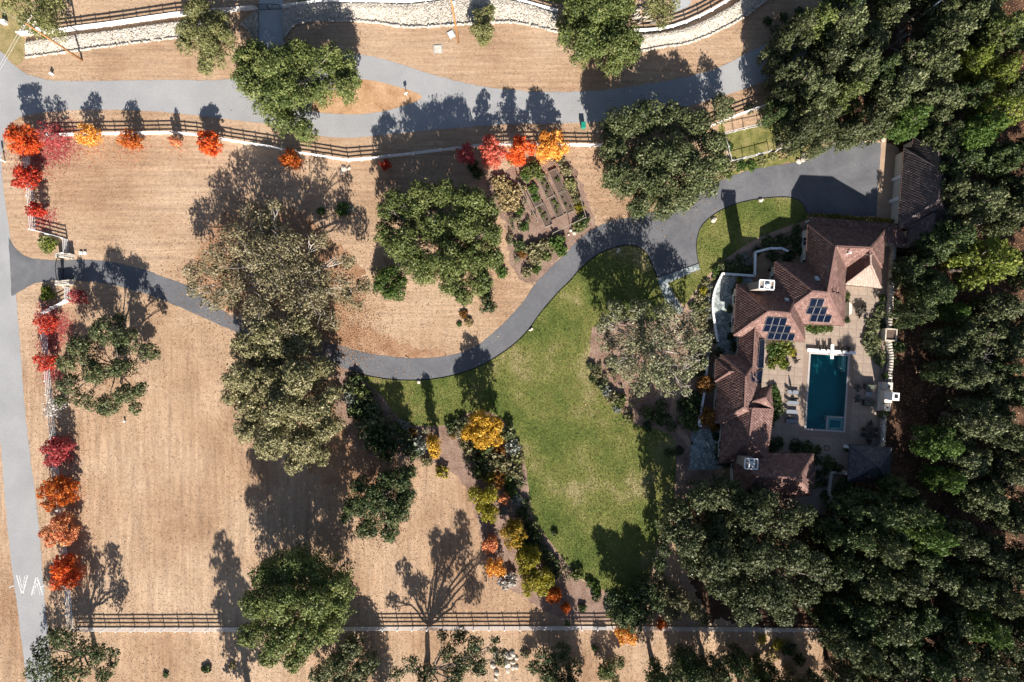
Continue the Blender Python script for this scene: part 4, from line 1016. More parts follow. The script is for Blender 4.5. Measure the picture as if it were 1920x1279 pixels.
# entrance gate piers and gate
for (x, y, sgn, t) in ((121, 480, 1, 'curved rubble stone pier on the north side of the driveway gate'), (121, 531, -1, 'curved rubble stone pier on the south side of the driveway gate')):
    stone_wall('gate_pier', t, [(113, y), (121, y - .6 * sgn), (130, y + .2 * sgn), (140, y + 1.5 * sgn)], .85, 1.3, 'riprap', .3, 'gate pier', seed=int(y))
def gate(name, label, a, b, h, mat='black', leaves_=2):
    pa, pb = P(*a), P(*b); root = empty(name, pa); tag(root, label, 'gate'); d = pb - pa
    for k in range(leaves_):
        q0, q1 = d * (k / leaves_ + .01), d * ((k + 1) / leaves_ - .01); m = MB()
        m.bar(q0 + Vector((0, 0, .15)), q1 + Vector((0, 0, .15)), .06, .08); 
        for s in (0, 1):
            e = q0 if s == 0 else q1; m.bar(e + Vector((0, 0, .05)), e + Vector((0, 0, h)), .07, .07)
        top = [q0.lerp(q1, t / 6) + Vector((0, 0, h + .35 * math.sin((t / 6 if k == 0 else 1 - t / 6) * math.pi / 2))) for t in range(7)]
        for t0, t1 in zip(top, top[1:]): m.bar(t0, t1, .08, .08)
        f = m.build('gate_leaf', M[mat], root); L = (q1 - q0).length
        pk = MB()
        for i in range(1, int(L / .16)): 
            e = q0.lerp(q1, i / int(L / .16)); pk.bar(e + Vector((0, 0, .15)), e + Vector((0, 0, h)), .03, .03)
        pk.build('bars', M[mat], f)
gate('driveway_gate', 'dark double gate across the driveway between the stone piers', (120, 486), (120, 526), 1.7)
gate('iron_gate', 'black arched iron gate across the concrete drive', (482, 19), (529, 18), 1.5)
for k, (x, y) in enumerate(((153, 475), (160.5, 475))):
    r = empty('utility_box', P(x, y)); tag(r, 'small white utility box lid in the grass by the gate pier', 'utility box', 'utility boxes by the gate'); m = MB(); m.box((0, 0, .12), (.45, .4, .24)); m.build('box', M['steel'], r); m = MB(); m.box((0, 0, .26), (.5, .45, .04)); m.build('lid', M['white'], r)

# ------------------------------------------------------------------ rock bank
def riprap(label, lower, upper, hmax, seed, n=2600, size=(.16, .38)):
    r = np.random.default_rng(seed); lo = spline(lower, 8); up = spline(upper, 8)
    def at(l, t):
        f = t * (len(l) - 1); i = int(min(f, len(l) - 2)); f -= i; return l[i][0] + (l[i + 1][0] - l[i][0]) * f, l[i][1] + (l[i + 1][1] - l[i][1]) * f
    V, Q, tint = [], [], []
    for k in range(n):
        t, s = r.random(), r.random() ** .95
        a, b = at(lo, t), at(up, t); px, py = a[0] + (b[0] - a[0]) * s, a[1] + (b[1] - a[1]) * s
        edge = s < .06; z = hmax * min(1, s * 1.3) + (.22 if edge else 0)  # bigger raised stones along the lower edge, added to cast a dark band
        c = P(px, py, 0) + Vector((0, 0, z)); d = r.uniform(*size, 3) * np.array([1, .8, .6]) * (1.35 if edge else 1)
        rot = Matrix.Rotation(r.uniform(0, 6.28), 3, 'Z') @ Matrix.Rotation(r.normal(0, .4), 3, 'X') @ Matrix.Rotation(r.normal(0, .4), 3, 'Y'); i0 = len(V)
        for zz in (-1, 1):
            for x, y in ((-1, -1), (1, -1), (1, 1), (-1, 1)):
                V.append(c + rot @ Vector((x * d[0] / 2 * r.uniform(.55, 1.1), y * d[1] / 2 * r.uniform(.55, 1.1), zz * d[2] / 2 * r.uniform(.6, 1.1))))
        Q.extend([(i0 + 3, i0 + 2, i0 + 1, i0), (i0 + 4, i0 + 5, i0 + 6, i0 + 7), (i0, i0 + 1, i0 + 5, i0 + 4), (i0 + 1, i0 + 2, i0 + 6, i0 + 5), (i0 + 2, i0 + 3, i0 + 7, i0 + 6), (i0 + 3, i0, i0 + 4, i0 + 7)])
        tint.extend([float(np.clip(r.normal(.6, .25), 0, 1))] * 6)
    tag(obj('rock_bank', np_mesh('rock_bank', V, Q, tint=tint), M['riprap']), label, 'rock bank', None, 'stuff')
    base = [p for p in lo] + up[::-1]; EXCL.append(base)
    m = MB(); N = 24
    for i in range(N):
        q = [at(lo, i / N), at(lo, (i + 1) / N), at(up, (i + 1) / N), at(up, i / N)]
        w = [P(*q[0]) + Vector((0, 0, .02)), P(*q[1]) + Vector((0, 0, .02)), P(*q[2]) + Vector((0, 0, hmax * .95)), P(*q[3]) + Vector((0, 0, hmax * .95))]; m.add(w, [(0, 1, 2, 3)])
    tag(m.build('rock_bank_slope', M['bankbase']), kind='structure')
riprap('bank of pale quarry stones below the west white fence', [(50, 109), (120, 100), (200, 89), (330, 73), (430, 62)], [(52, 82), (120, 72), (200, 62), (330, 45), (430, 40)], .5, 1, 6500)
riprap('patch of pale stones flanking the west side of the concrete drive', [(478, 80), (468, 60), (452, 45)], [(483, 78), (484, 45), (484, 20)], .3, 2, 500)
riprap('bank of pale stones between the concrete drive and the dark oak', [(534, 72), (560, 45), (640, 41), (700, 44), (770, 53), (870, 48), (960, 44), (1045, 62)], [(532, 30), (560, 16), (640, 11), (700, 11), (770, 12), (870, 2), (960, 6), (1045, 32)], .7, 3, 15000)
riprap('bank of pale stones under the curving white fence above the lane', [(1200, 98), (1240, 90), (1290, 82), (1345, 60), (1400, 30), (1450, -10)], [(1200, 70), (1240, 66), (1290, 55), (1345, 30), (1395, 0), (1420, -20)], .7, 4, 7500)

# ------------------------------------------------------------------ poles, wires, small things
def pole(px, py, h, label, r0=.16, mat='wood_pole', arms=True, cat='utility pole', name='utility_pole', armang=.9):
    root = empty(name, P(px, py)); tag(root, label, cat)
    m = MB(); m.tube([(0, 0, -.05), (0, 0, h * .5), (0, 0, h)], [r0, r0 * .85, r0 * .65], 10); m.build('shaft', M[mat], root, True)
    if arms:
        d = Vector((math.cos(armang), math.sin(armang), 0))
        for z, L in ((h - .3, 1.3), (h - 1.4, .9)):
            m = MB(); m.bar(-d * L + Vector((0, .14, z)), d * L + Vector((0, .14, z)), .1, .12); a = m.build('crossarm', M['bed_board'], root)
            for k in (-1, -.4, .4, 1):
                m = MB(); q = d * L * k * .95 + Vector((0, .14, z + .06)); m.cyl(q, .05, .2, 8, .07); m.build('insulator', M['steel'], a, True)
        m = MB(); m.cyl((.3, .2, h - 2.6), .22, .8, 12); m.build('transformer', M['steel'], root, True)
    return root
up1 = pole(154, 113, 12.6, 'tall brown timber utility pole leaning over the west rock bank')
up2 = pole(860, 80, 14.5, 'brown timber utility pole standing beside the small pale tree', .17)
pole(1690, 60, 11.0, 'pale grey metal pole rising from a gap in the wood', .13, 'steel', False, 'pole', 'metal_pole')
def wire(a, b, sag, rad=.013):
    a, b = Vector(a), Vector(b); pts = [a.lerp(b, t / 14) - Vector((0, 0, sag * 4 * (t / 14) * (1 - t / 14))) for t in range(15)]
    o = MB().tube(pts, [rad] * 15, 5).build('overhead_wire', M['steel']); return o
t1 = P(154, 113) + Vector((0, .14, 12.5))
for k, (dx, dy) in enumerate(((-.6, -.6), (.6, .7))):
    o = wire(t1 + Vector((dx, dy, 0)), t1 + Vector((dx - 22, dy - 32, -.5)), 1.0); tag(o, 'thin overhead wire sagging from the west utility pole across the road', 'wire', 'overhead wires')
o = wire(t1 + Vector((-.5, 0, 0)), t1 + Vector((-24, 14, -.3)), 1.0); tag(o, 'thin overhead wire leaving the west utility pole over the verge tree', 'wire')

def thing(name, px, py, label, cat, parts, rz=0, group=None):
    r = empty(name, P(px, py), rz); tag(r, label, cat, group)
    for nm, mat, fn in parts: m = MB(); fn(m); m.build(nm, M[mat], r)
    return r
thing('wheelie_bin', 1093, 238, 'teal green wheelie bin on the verge beside the lane', 'bin', [('body', 'bin', lambda m: m.box((0, 0, .5), (.62, .7, .95), 0, 1.12)), ('lid', 'bin', lambda m: m.box((0, .03, 1.02), (.72, .86, .08))), ('wheel', 'black', lambda m: m.tube([(-.35, .38, .12), (.35, .38, .12)], [.12, .12], 10))])
thing('fire_hydrant', 99, 140, 'small white fire hydrant on the verge at the road corner', 'hydrant', [('barrel', 'white', lambda m: m.cyl((0, 0, 0), .17, .65, 10)), ('bonnet', 'white', lambda m: m.cyl((0, 0, .65), .2, .15, 10, .06)), ('outlet', 'white', lambda m: m.bar((-.3, 0, .45), (.3, 0, .45), .14))])
thing('access_cover', 821, 92, 'square pale concrete access cover set in the bare verge', 'cover', [('frame', 'concrete', lambda m: m.box((0, 0, .05), (1.35, 1.25, .1))), ('lid', 'stone', lambda m: m.box((0, 0, .11), (1.05, .95, .03)))], .05)
thing('utility_vault', 846, 65, 'tilted pale utility vault lid at the foot of the timber pole', 'cover', [('frame', 'concrete', lambda m: m.box((0, 0, .08), (1.0, 1.1, .16))), ('lid', 'white', lambda m: m.box((0, 0, .18), (.8, .9, .04)))], .5)
thing('boundary_sign', 763, 180, 'small blue and white sign post at the tip of the road island', 'sign', [('post', 'steel', lambda m: m.box((0, 0, .7), (.08, .08, 1.4))), ('plate', 'white', lambda m: m.box((0, -.05, 1.25), (.5, .04, .45)))], .6)
thing('mailbox', 8, 292, 'white mailbox on the verge beside the orange corner maple', 'mailbox', [('post', 'white', lambda m: m.box((0, 0, .5), (.12, .12, 1.0))), ('box', 'white', lambda m: m.box((0, 0, 1.12), (.3, .75, .3)))], .1)
thing('marker_post', 10, 303, 'short white marker post below the mailbox', 'post', [('shaft', 'white', lambda m: m.cyl((0, 0, 0), .1, .9, 8)), ('cap', 'white', lambda m: m.cyl((0, 0, .9), .16, .1, 8))])
thing('utility_cabinet', 11, 44, 'white utility cabinet on the grassy road corner', 'cabinet', [('body', 'white', lambda m: m.box((0, 0, .4), (.75, .5, .8))), ('lid', 'steel', lambda m: m.box((0, 0, .83), (.82, .57, .06)))])
thing('stepping_board', 1298, 1068, 'white plank bench leaning under the big oak', 'bench', [('seat', 'white', lambda m: m.box((0, 0, .45), (.5, 1.9, .07))), ('leg', 'steel', lambda m: m.box((0, .8, .2), (.45, .06, .42))), ('leg', 'steel', lambda m: m.box((0, -.8, .2), (.45, .06, .42)))], -.25)
thing('field_marker', 235, 790, 'little grey marker stub standing in the dry field', 'marker', [('stub', 'steel', lambda m: m.cyl((0, 0, 0), .13, .35, 8)), ('cap', 'steel', lambda m: m.cyl((0, 0, .35), .18, .06, 8))])

def rock(px, py, s, label, group=None, seed=0, mat='stone'):
    r = random.Random(seed * 7 + int(px)); bm = bmesh.new(); bmesh.ops.create_icosphere(bm, subdivisions=2, radius=1)
    for w in bm.verts: w.co *= r.uniform(.82, 1.12)
    bmesh.ops.scale(bm, vec=(s * r.uniform(.8, 1.2), s * r.uniform(.7, 1.1), s * .7), verts=bm.verts)
    me = bpy.data.meshes.new('rock'); bm.to_mesh(me); bm.free(); o = obj('rock', me, M[mat]); o.location = P(px, py) + Vector((0, 0, s * .25)); o.rotation_euler = (0, 0, r.uniform(0, 6)); tag(o, label, 'rock', group)
for x, y, s in ((1160, 468, .5), (1158, 472, .35), (1337, 413, .65), (1341, 410, .4), (1426, 376, .6), (1429, 374, .35), (785, 716, .55), (997, 617, .45), (994, 619, .35), (1076, 437, .5), (1070, 432, .4), (1066, 440, .35)):
    rock(x, y, s * .62, 'small pale boulder set at the edge of the driveway', 'boulders along the driveway')
for x, y, s in ((645, 318, .5), (641, 323, .4), (655, 316, .35)): rock(x, y, s, 'pale rock in the small heap in the field by the north fence', 'rock heap by the fence')
for i in range(16):
    rock(920 + random.uniform(0, 50), 1215 + random.uniform(0, 60), random.uniform(.25, .6), 'pale rock strewn among the trees south of the field fence', 'rocks south of the fence', i)
for i, (x, y) in enumerate(((1510, 296), (1505, 300), (1497, 303), (1580, 262), (1600, 263), (1622, 264), (1640, 263), (1655, 262))): rock(x, y, .45, 'pale edging rock along the top of the parking court', 'rocks edging the court', i)
# stacked firewood near the dark oak
r = empty('firewood_pile', P(1207, 32)); tag(r, 'heap of split firewood beside the pale willow', 'firewood')
for k in range(46):
    m = MB(); a = random.uniform(-.5, .5) + .4; q = Vector((random.uniform(-1.7, 1.7), random.uniform(-1.5, 1.5), 0)); q.z = .12 + max(0, .9 - q.length * .4) * random.random()
    d = Vector((math.cos(a), math.sin(a), random.uniform(-.2, .2))) * random.uniform(.3, .55); m.tube([q - d, q + d], [.1, .1], 5); m.build('log', M['pale_bark'] if k % 3 else M['bark'], r)

# raised vegetable beds
bdir = math.atan2(-(430 - 318), 1060 - 1010) + math.pi / 2
for (cx_, cy_, L, t) in ((1044, 340, 3.6, 'raised bed nearest the orange maple, bare soil'), (1024, 352, 3.4, 'middle raised bed of the upper row with leafy greens'), (1062, 380, 3.3, 'raised bed at the east side of the lower row'),
                      (1042, 388, 3.4, 'raised bed in the middle of the lower row with blue-green leaves'), (1020, 404, 3.6, 'raised bed at the west corner by the driveway end'), (1003, 370, 3.0, 'raised bed along the wire fence full of greens')):
    r = empty('raised_bed', P(cx_, cy_), .42); tag(r, 'wooden ' + t, 'raised bed', 'raised vegetable beds'); w = 1.25
    for s in (-1, 1):
        m = MB(); m.box((s * w / 2, 0, .2), (.07, L, .4)); m.build('side_board', M['bed_board'], r)
        m = MB(); m.box((0, s * (L / 2 + .04), .2), (w + .07, .07, .4)); m.build('end_board', M['bed_board'], r)
    m = MB(); m.box((0, 0, .16), (w - .08, L - .02, .3)); m.build('soil', M['soil'], r)
    rr = random.Random(int(cx_)); lob = [(rr.uniform(-.4, .4), rr.uniform(-L / 2 + .3, L / 2 - .3) * (.9 if cx_ != 1044 else .35), .38, rr.uniform(.16, .3)) for _ in range(9 if cx_ not in (1044, 1062) else 4)]
    obj('vegetables', crown_mesh('vegetables', lob, .16, .7, int(cx_), 5), M['leaf_bright' if cx_ % 2 else 'leaf_oak'], r)['kind'] = 'stuff'
# ------------------------------------------------------------------ big individual trees
def T(*a, **k):
    k.setdefault('leaf', .31); return px_tree(*a, **k)
T('oak_tree', 'spreading bright green oak standing on the road island over both lanes', [(480, 110, 40), (520, 130, 50), (560, 105, 38), (600, 130, 46), (640, 125, 38), (655, 150, 27), (465, 150, 34), (500, 180, 45), (545, 175, 42), (528, 222, 36), (565, 243, 26), (600, 170, 32), (620, 100, 24), (460, 110, 26), (645, 165, 20)], 11.0, 'leaf_oak', seed=101, base=(560, 185))
T('pepper_tree', 'feathery pale olive tree in front of the west white fence', [(375, 25, 34), (355, 60, 30), (395, 70, 36), (400, 105, 32), (385, 125, 18), (410, 40, 24), (345, 85, 18), (425, 65, 16)], 8.0, 'leaf_pale', seed=102, leaf=.3)
T('verge_tree', 'dull green tree at the road corner crossed by overhead wires', [(35, 10, 34), (75, 30, 32), (95, 8, 28), (65, 52, 20), (98, 55, 16), (50, 40, 20), (30, -20, 30), (80, -20, 30)], 8.0, 'leaf_pale', seed=103, dens=.7)
T('bushy_tree', 'small rounded pale lime tree at the edge of the rock bank', [(905, 28, 20), (899, 52, 22), (905, 72, 18), (918, 22, 14), (915, 55, 14)], 5.0, 'leaf_pale', seed=104, leaf=.28)
T('oak_tree', 'dark oak reaching over the rock bank beside the firewood heap', [(1070, 40, 32), (1080, 8, 30), (1110, 70, 40), (1150, 50, 40), (1150, 90, 40), (1148, 125, 24), (1185, 70, 26), (1120, 18, 34), (1165, 12, 32), (1090, 95, 24), (1190, 100, 16), (1110, -20, 36), (1060, 65, 20)], 10.5, 'leaf_oak', seed=105)
T('willow_tree', 'small pale green willow beside the firewood heap', [(1235, 12, 22), (1250, 30, 18), (1225, 0, 20), (1240, 46, 12), (1262, 8, 16), (1245, -15, 20)], 6.5, 'leaf_pale', seed=106, leaf=.28, dens=.7)
T('oak_tree', 'huge grey-green oak shading the lane above the driveway junction', [(1160, 235, 40), (1210, 222, 40), (1260, 225, 40), (1308, 235, 36), (1338, 268, 32), (1150, 285, 32), (1175, 335, 42), (1220, 295, 46), (1270, 290, 46), (1310, 325, 42), (1342, 308, 28), (1230, 355, 45), (1280, 368, 36), (1200, 385, 26), (1250, 392, 22), (1150, 325, 24), (1328, 352, 26), (1145, 250, 22)], 12.3, 'leaf_live', seed=107, leaf=.34)
T('verge_tree', 'small grey-green tree growing through the fence by the kitchen lawn', [(1355, 200, 22), (1345, 222, 18), (1366, 192, 14), (1350, 182, 13), (1368, 212, 14)], 6.0, 'leaf_grey', seed=108, leaf=.28, dens=.7)
T('oak_tree', 'broad rich green oak in the dry field by the curve of the driveway', [(740, 380, 28), (790, 370, 36), (830, 365, 36), (880, 375, 36), (912, 395, 28), (770, 410, 36), (720, 440, 26), (760, 460, 42), (820, 430, 40), (870, 420, 40), (922, 438, 26), (790, 500, 40), (840, 490, 44), (890, 480, 40), (926, 482, 24), (850, 530, 34), (900, 530, 30), (870, 558, 20), (720, 395, 20)], 13.3, 'leaf_oak', seed=109)
T('round_tree', 'small fresh green round tree tucked between the two field oaks', [(725, 525, 27), (745, 545, 22), (710, 540, 18), (735, 512, 20), (752, 528, 16), (728, 550, 16)], 5.0, 'leaf_bright', seed=110, leaf=.28)
T('young_conifer', 'little dark evergreen by the inner driveway curve', [(912, 562, 15), (920, 575, 14), (908, 578, 12), (915, 550, 10)], 4.0, 'leaf_dark', seed=111, leaf=.24)
T('valley_oak', 'vast thinning brown-olive oak overhanging the driveway west of the green oak', [(410, 490, 40), (370, 512, 30), (450, 450, 42), (500, 420, 40), (470, 398, 26), (440, 540, 45), (400, 560, 30), (490, 480, 46), (540, 460, 40), (520, 530, 50), (570, 500, 40), (600, 520, 36), (590, 560, 36), (640, 540, 36), (665, 560, 30), (560, 580, 40), (620, 600, 28), (480, 580, 36), (684, 535, 20), (540, 615, 30), (600, 450, 24), (650, 490, 20), (480, 615, 30), (372, 542, 26), (515, 385, 16)], 12.5, 'leaf_tan', seed=112, dens=.5, bark='pale_bark', twigs=5, reach=.8, leaf=.32, skirt=.4)
T('oak_tree', 'big pale olive oak at the south edge of the driveway bend', [(460, 650, 34), (520, 660, 46), (570, 640, 36), (450, 708, 36), (500, 720, 46), (560, 710, 42), (602, 688, 26), (470, 768, 36), (530, 770, 46), (590, 770, 36), (460, 808, 26), (510, 830, 40), (570, 838, 40), (610, 808, 26), (550, 872, 22), (600, 858, 22), (432, 742, 22), (500, 622, 32), (560, 612, 30), (480, 690, 36), (618, 740, 18)], 14.0, 'leaf_olive', seed=113, leaf=.34)
T('oak_tree', 'mid-sized dark oak with open gaps beside the roadside fence', [(150, 650, 27), (195, 622, 32), (225, 602, 18), (240, 640, 32), (280, 660, 22), (125, 680, 22), (130, 720, 26), (160, 750, 26), (200, 760, 26), (235, 740, 24), (255, 765, 16), (265, 730, 17), (180, 700, 26), (222, 690, 22), (295, 665, 12), (115, 752, 14), (165, 680, 20)], 9.5, 'leaf_live', seed=114, dens=1.1, skirt=.4)
T('oak_tree', 'dark oak standing alone between the shrub beds and the field', [(665, 950, 27), (700, 940, 36), (740, 960, 32), (750, 900, 26), (770, 885, 14), (690, 990, 27), (730, 1000, 22), (760, 930, 22), (670, 912, 20), (645, 972, 12), (720, 900, 18)], 10.5, 'leaf_dark', seed=115)
T('oak_tree', 'dense round dark green oak growing over the south fence', [(500, 1080, 36), (545, 1065, 38), (590, 1075, 36), (630, 1100, 26), (480, 1130, 36), (530, 1130, 45), (590, 1130, 40), (638, 1138, 18), (470, 1190, 30), (520, 1200, 40), (575, 1190, 40), (618, 1180, 30), (505, 1232, 24), (552, 1238, 26)], 16.0, 'leaf_oak', seed=116, spread=.1)
T('oak_tree', 'greyish shrubby oak leaning against the dense dark one at the south fence', [(660, 1215, 26), (690, 1245, 25), (630, 1250, 30), (600, 1265, 26), (670, 1268, 26), (640, 1290, 30)], 7.0, 'leaf_grey', seed=117)
T('oak_tree', 'very dark oak over the road corner at the south-west end of the fence', [(85, 1215, 27), (120, 1200, 25), (70, 1250, 27), (110, 1260, 30), (150, 1215, 22), (185, 1225, 22), (212, 1240, 15), (195, 1265, 18), (150, 1265, 18), (100, 1190, 17), (80, 1290, 30), (130, 1300, 30), (215, 1222, 12)], 10.5, 'leaf_dark', seed=118, dens=.8, skirt=.4)
T('oak_tree', 'open-branched dark oak south of the fence throwing a long forked shadow', [(860, 1190, 22), (890, 1210, 22), (930, 1200, 11), (770, 1245, 22), (800, 1262, 26), (840, 1225, 20), (870, 1240, 25), (900, 1252, 20), (940, 1235, 18), (830, 1190, 13), (922, 1215, 12), (850, 1270, 26), (745, 1262, 18), (790, 1300, 30), (850, 1310, 30), (910, 1300, 26)], 11.5, 'leaf_dark', seed=119, dens=.75, skirt=.5, base=(800, 1246), twigs=3)
T('shrub_oak', 'low dark shrub oak on the bare ground south of the fence', [(1020, 1230, 22), (1050, 1220, 24), (1075, 1250, 22), (1030, 1260, 26), (1060, 1280, 26), (1000, 1250, 16)], 5.0, 'leaf_dark', seed=120, leaf=.3)
T('shrub_oak', 'small bright-tipped shrub tree east of the low shrub oak', [(1140, 1255, 19), (1160, 1240, 16), (1130, 1265, 13), (1150, 1275, 16)], 4.0, 'leaf_oak', seed=121, leaf=.28)
T('live_oak', 'silvery pale oak with white branches on the bed between lawn and house', [(1150, 592, 32), (1200, 590, 36), (1250, 590, 32), (1290, 602, 26), (1140, 640, 26), (1180, 640, 36), (1230, 640, 42), (1280, 640, 36), (1314, 640, 27), (1180, 688, 30), (1230, 690, 40), (1280, 690, 32), (1310, 680, 22), (1200, 725, 22), (1250, 728, 22), (1285, 730, 16), (1152, 680, 18), (1130, 612, 18)], 12.8, 'leaf_silveroak', seed=122, dens=.62, skirt=.4, bark='pale_bark', twigs=7, reach=.85, leaf=.32)
T('live_oak', 'enormous dark grey-green oak overhanging the south wing of the house', [(1270, 962, 34), (1320, 932, 34), (1370, 925, 34), (1290, 1010, 40), (1350, 990, 45), (1410, 965, 40), (1440, 940, 28), (1470, 980, 36), (1510, 965, 26), (1350, 1050, 45), (1420, 1040, 48), (1480, 1040, 40), (1530, 1060, 32), (1560, 1090, 22), (1390, 1110, 45), (1450, 1110, 45), (1510, 1110, 36), (1400, 1150, 30), (1350, 1100, 30), (1470, 1150, 26), (1300, 1060, 26), (1255, 1000, 22)], 15.0, 'leaf_live', seed=123, leaf=.36)
T('cypress_shrub', 'dark pointed evergreen clump at the foot of the lawn by the south fence', [(1180, 1130, 30), (1210, 1110, 28), (1170, 1155, 26), (1205, 1150, 28), (1230, 1130, 22), (1190, 1175, 18), (1150, 1125, 18)], 8.0, 'leaf_dark', seed=124, leaf=.3)
T('evergreen_shrub', 'mixed olive evergreen clump under the enormous oak by the fence', [(1250, 1110, 24), (1275, 1130, 22), (1260, 1150, 20), (1300, 1145, 20), (1235, 1085, 18), (1320, 1160, 16)], 5.5, 'leaf_olive', seed=125, leaf=.3)
T('cypress_tree', 'slim dark conifer in shade where the lawn meets the enormous oak', [(1245, 1010, 12), (1248, 1035, 14), (1240, 1060, 14)], 7.5, 'leaf_dark', seed=126, leaf=.28)

# ------------------------------------------------------------------ the wood
def proto(name, seed, mat, r=50, h=13.0, n=9, dens=.9):
    rr = random.Random(seed); lob = [(960, 640, r * .5)]
    for i in range(n):
        a = 6.283 * i / n + rr.uniform(-.3, .3); d = r * rr.uniform(.42, .72); lob.append((960 + math.cos(a) * d, 640 + math.sin(a) * d, r * rr.uniform(.26, .42)))
    return px_tree(name, 'tree', lob, h, mat, seed=seed, dens=dens, leaf=.38, nsub=8, fill=.4, twigs=2)
pros = [proto('woodland_oak', 301, 'leaf_grey'), proto('woodland_oak', 302, 'leaf_grey', n=8), proto('woodland_oak', 303, 'leaf_dark', n=10), proto('woodland_oak', 304, 'leaf_oak', n=7), proto('woodland_oak', 305, 'leaf_grey', n=11)]
KM = {'g': 'leaf_grey', 'd': 'leaf_dark', 'o': 'leaf_oak', 'y': 'leaf_lime', 'b': 'leaf_bright'}
KL = {'g': 'grey-green evergreen oak', 'd': 'dark evergreen oak', 'o': 'mid-green oak', 'y': 'sunlit yellow-green bay tree', 'b': 'fresh green leafy tree'}
wood = """1465 95 34 g;1500 55 44 g;1545 35 46 o;1600 45 46 g;1640 65 42 g;1560 100 50 g;1620 115 46 g;1500 140 46 g;1545 165 40 g;1600 170 40 o;1660 125 36 d;1470 205 34 d;1515 235 44 g;1555 215 34 g;1600 245 34 g;1645 225 40 g;
1545 265 24 g;1700 160 48 g;1735 100 44 g;1790 55 52 g;1840 20 50 g;1890 50 44 o;1720 215 40 b;1775 185 46 g;1785 255 38 g;1840 105 34 y;1890 125 42 y;1770 130 40 g;1830 170 36 d;1900 200 44 y;1860 235 38 b;1810 300 34 d;1900 290 40 d;
1850 375 46 g;1905 400 44 g;1800 350 30 g;1762 462 40 d;1800 440 40 d;1728 505 36 d;1752 520 30 d;1870 490 58 y;1770 545 36 d;1800 585 26 b;1890 580 48 g;1730 590 30 d;1845 630 46 g;1905 650 46 g;1790 640 34 g;1830 700 46 g;1895 735 46 g;1770 700 24 d;
1850 790 52 g;1910 810 44 g;1775 835 40 b;1830 860 48 g;1895 890 48 g;1860 940 44 g;1790 905 30 b;1910 975 44 g;1600 960 34 d;1660 970 44 d;1720 960 40 d;1700 920 22 d;1610 1010 40 d;1680 1030 46 g;1760 1010 44 b;1820 1020 44 g;1880 1050 46 g;1560 1010 30 d;
1590 1070 36 d;1650 1100 44 g;1710 1100 46 g;1770 1090 44 g;1840 1110 46 g;1900 1130 44 g;1580 1130 30 d;1620 1160 42 d;1680 1180 46 g;1740 1180 46 d;1800 1170 44 g;1860 1190 44 b;1910 1210 44 g;1590 1210 40 g;1640 1240 44 g;1700 1250 46 g;1760 1260 46 d;1820 1250 46 g;1880 1270 46 g;1600 1290 40 g;
1660 1320 46 d;1730 1330 48 g;1800 1340 46 g;1880 1350 48 d;1540 1330 44 g;1470 1330 44 d;1560 1400 46 d;1950 1290 46 g;1960 1190 46 d;1960 1080 46 g;1965 980 46 d;1960 860 46 g;1965 740 46 d;1960 620 46 g;1965 500 46 d;1960 380 46 g;1965 270 46 d;1960 150 46 g;1950 40 46 d;1680 15 40 g;1600 -25 46 d;1700 -40 46 d;1790 -30 46 g;1880 -40 46 d;
1085 1370 48 d;1330 1385 40 g;1425 1350 44 d;410 1390 58 d;705 1345 34 d;1915 345 38 g;1890 690 36 d;1745 1050 36 d;1640 1190 34 d;1700 1215 36 d;1560 1170 26 d;1400 1262 30 d;1300 1268 34 d;1350 1290 40 g;1440 1270 28 o;1250 1300 40 d"""
ri = random.Random(77); used = set()
LMK = [('the garage roof', 1735, 350), ('the metal pole in the wood', 1690, 60), ('the kitchen lawn pen', 1425, 265), ('the parking court', 1590, 290), ('the slate pavilion', 1632, 870), ('the outdoor fireplace', 1680, 745), ('the square stone planter', 1662, 628),
       ('the curved stone wall', 1558, 975), ('the dead tree behind the garage', 1832, 318), ('the bare snag among the oaks', 1840, 680), ('the bare pale tree of the south wood', 1668, 1045), ('the twiggy grey tree', 1790, 985), ('the east end of the field fence', 1542, 1186), ('the lane', 1500, 100)]
ORD = ['closest ', 'second closest ', 'third closest ', 'fourth closest ']; RANK = {}
for ent in wood.replace('\n', '').split(';'):
    x, y, rp, k = ent.split(); x, y = float(x), float(y); LK = min(LMK, key=lambda q: math.hypot(q[1] - x, q[2] - y)); RANK.setdefault((k, LK[0]), []).append(round(math.hypot(LK[1] - x, LK[2] - y), 3))
for ent in wood.replace('\n', '').split(';'):
    x, y, rp, k = ent.split(); x, y, rp = float(x), float(y), float(rp)
    zone = 'north of the garage' if y < 330 else ('east of the stone terrace wall' if y < 930 else ('south of the slate pavilion' if x > 1545 else 'south of the long field fence'))
    LK = min(LMK, key=lambda q: math.hypot(q[1] - x, q[2] - y)); kk = (k, LK[0]); dl_ = sorted(RANK[kk]); rk = dl_.index(round(math.hypot(LK[1] - x, LK[2] - y), 3))
    lab = KL[k] + ' in the wood ' + zone if rk > 3 else (ORD[rk] + KL[k] + ' to ' + LK[0]); sc = rp / 52.0; i = ri.randrange(len(pros)); hz = sc * ri.uniform(.85, 1.1) ** 1 
    hz = max(.55, min(1.15, .45 + sc * .6)) * ri.uniform(.8, 1.2) * (1.3 if 1640 < x < 1790 and 900 < y < 1035 else 1)
    mk = 'leaf_live' if k == 'g' and (y > 900 or ri.random() < .35) else KM[k]; p = P(x, y, 13 * hz * .72); rz = ri.uniform(0, 6.28)
    if i not in used:
        used.add(i); o = pros[i]; o.location = (p.x, p.y, 0); o.rotation_euler = (0, 0, rz); o.scale = (sc, sc, hz); o['label'] = lab; o['group'] = 'trees in the wood'
        for c in o.children:
            if c.name.startswith('crown'): c.material_slots[0].link = 'OBJECT'; c.material_slots[0].material = M[mk]
    else: o = copy_tree(pros[i], (p.x, p.y, 0), rz, (sc, sc, hz), lab, 'trees in the wood', mk)
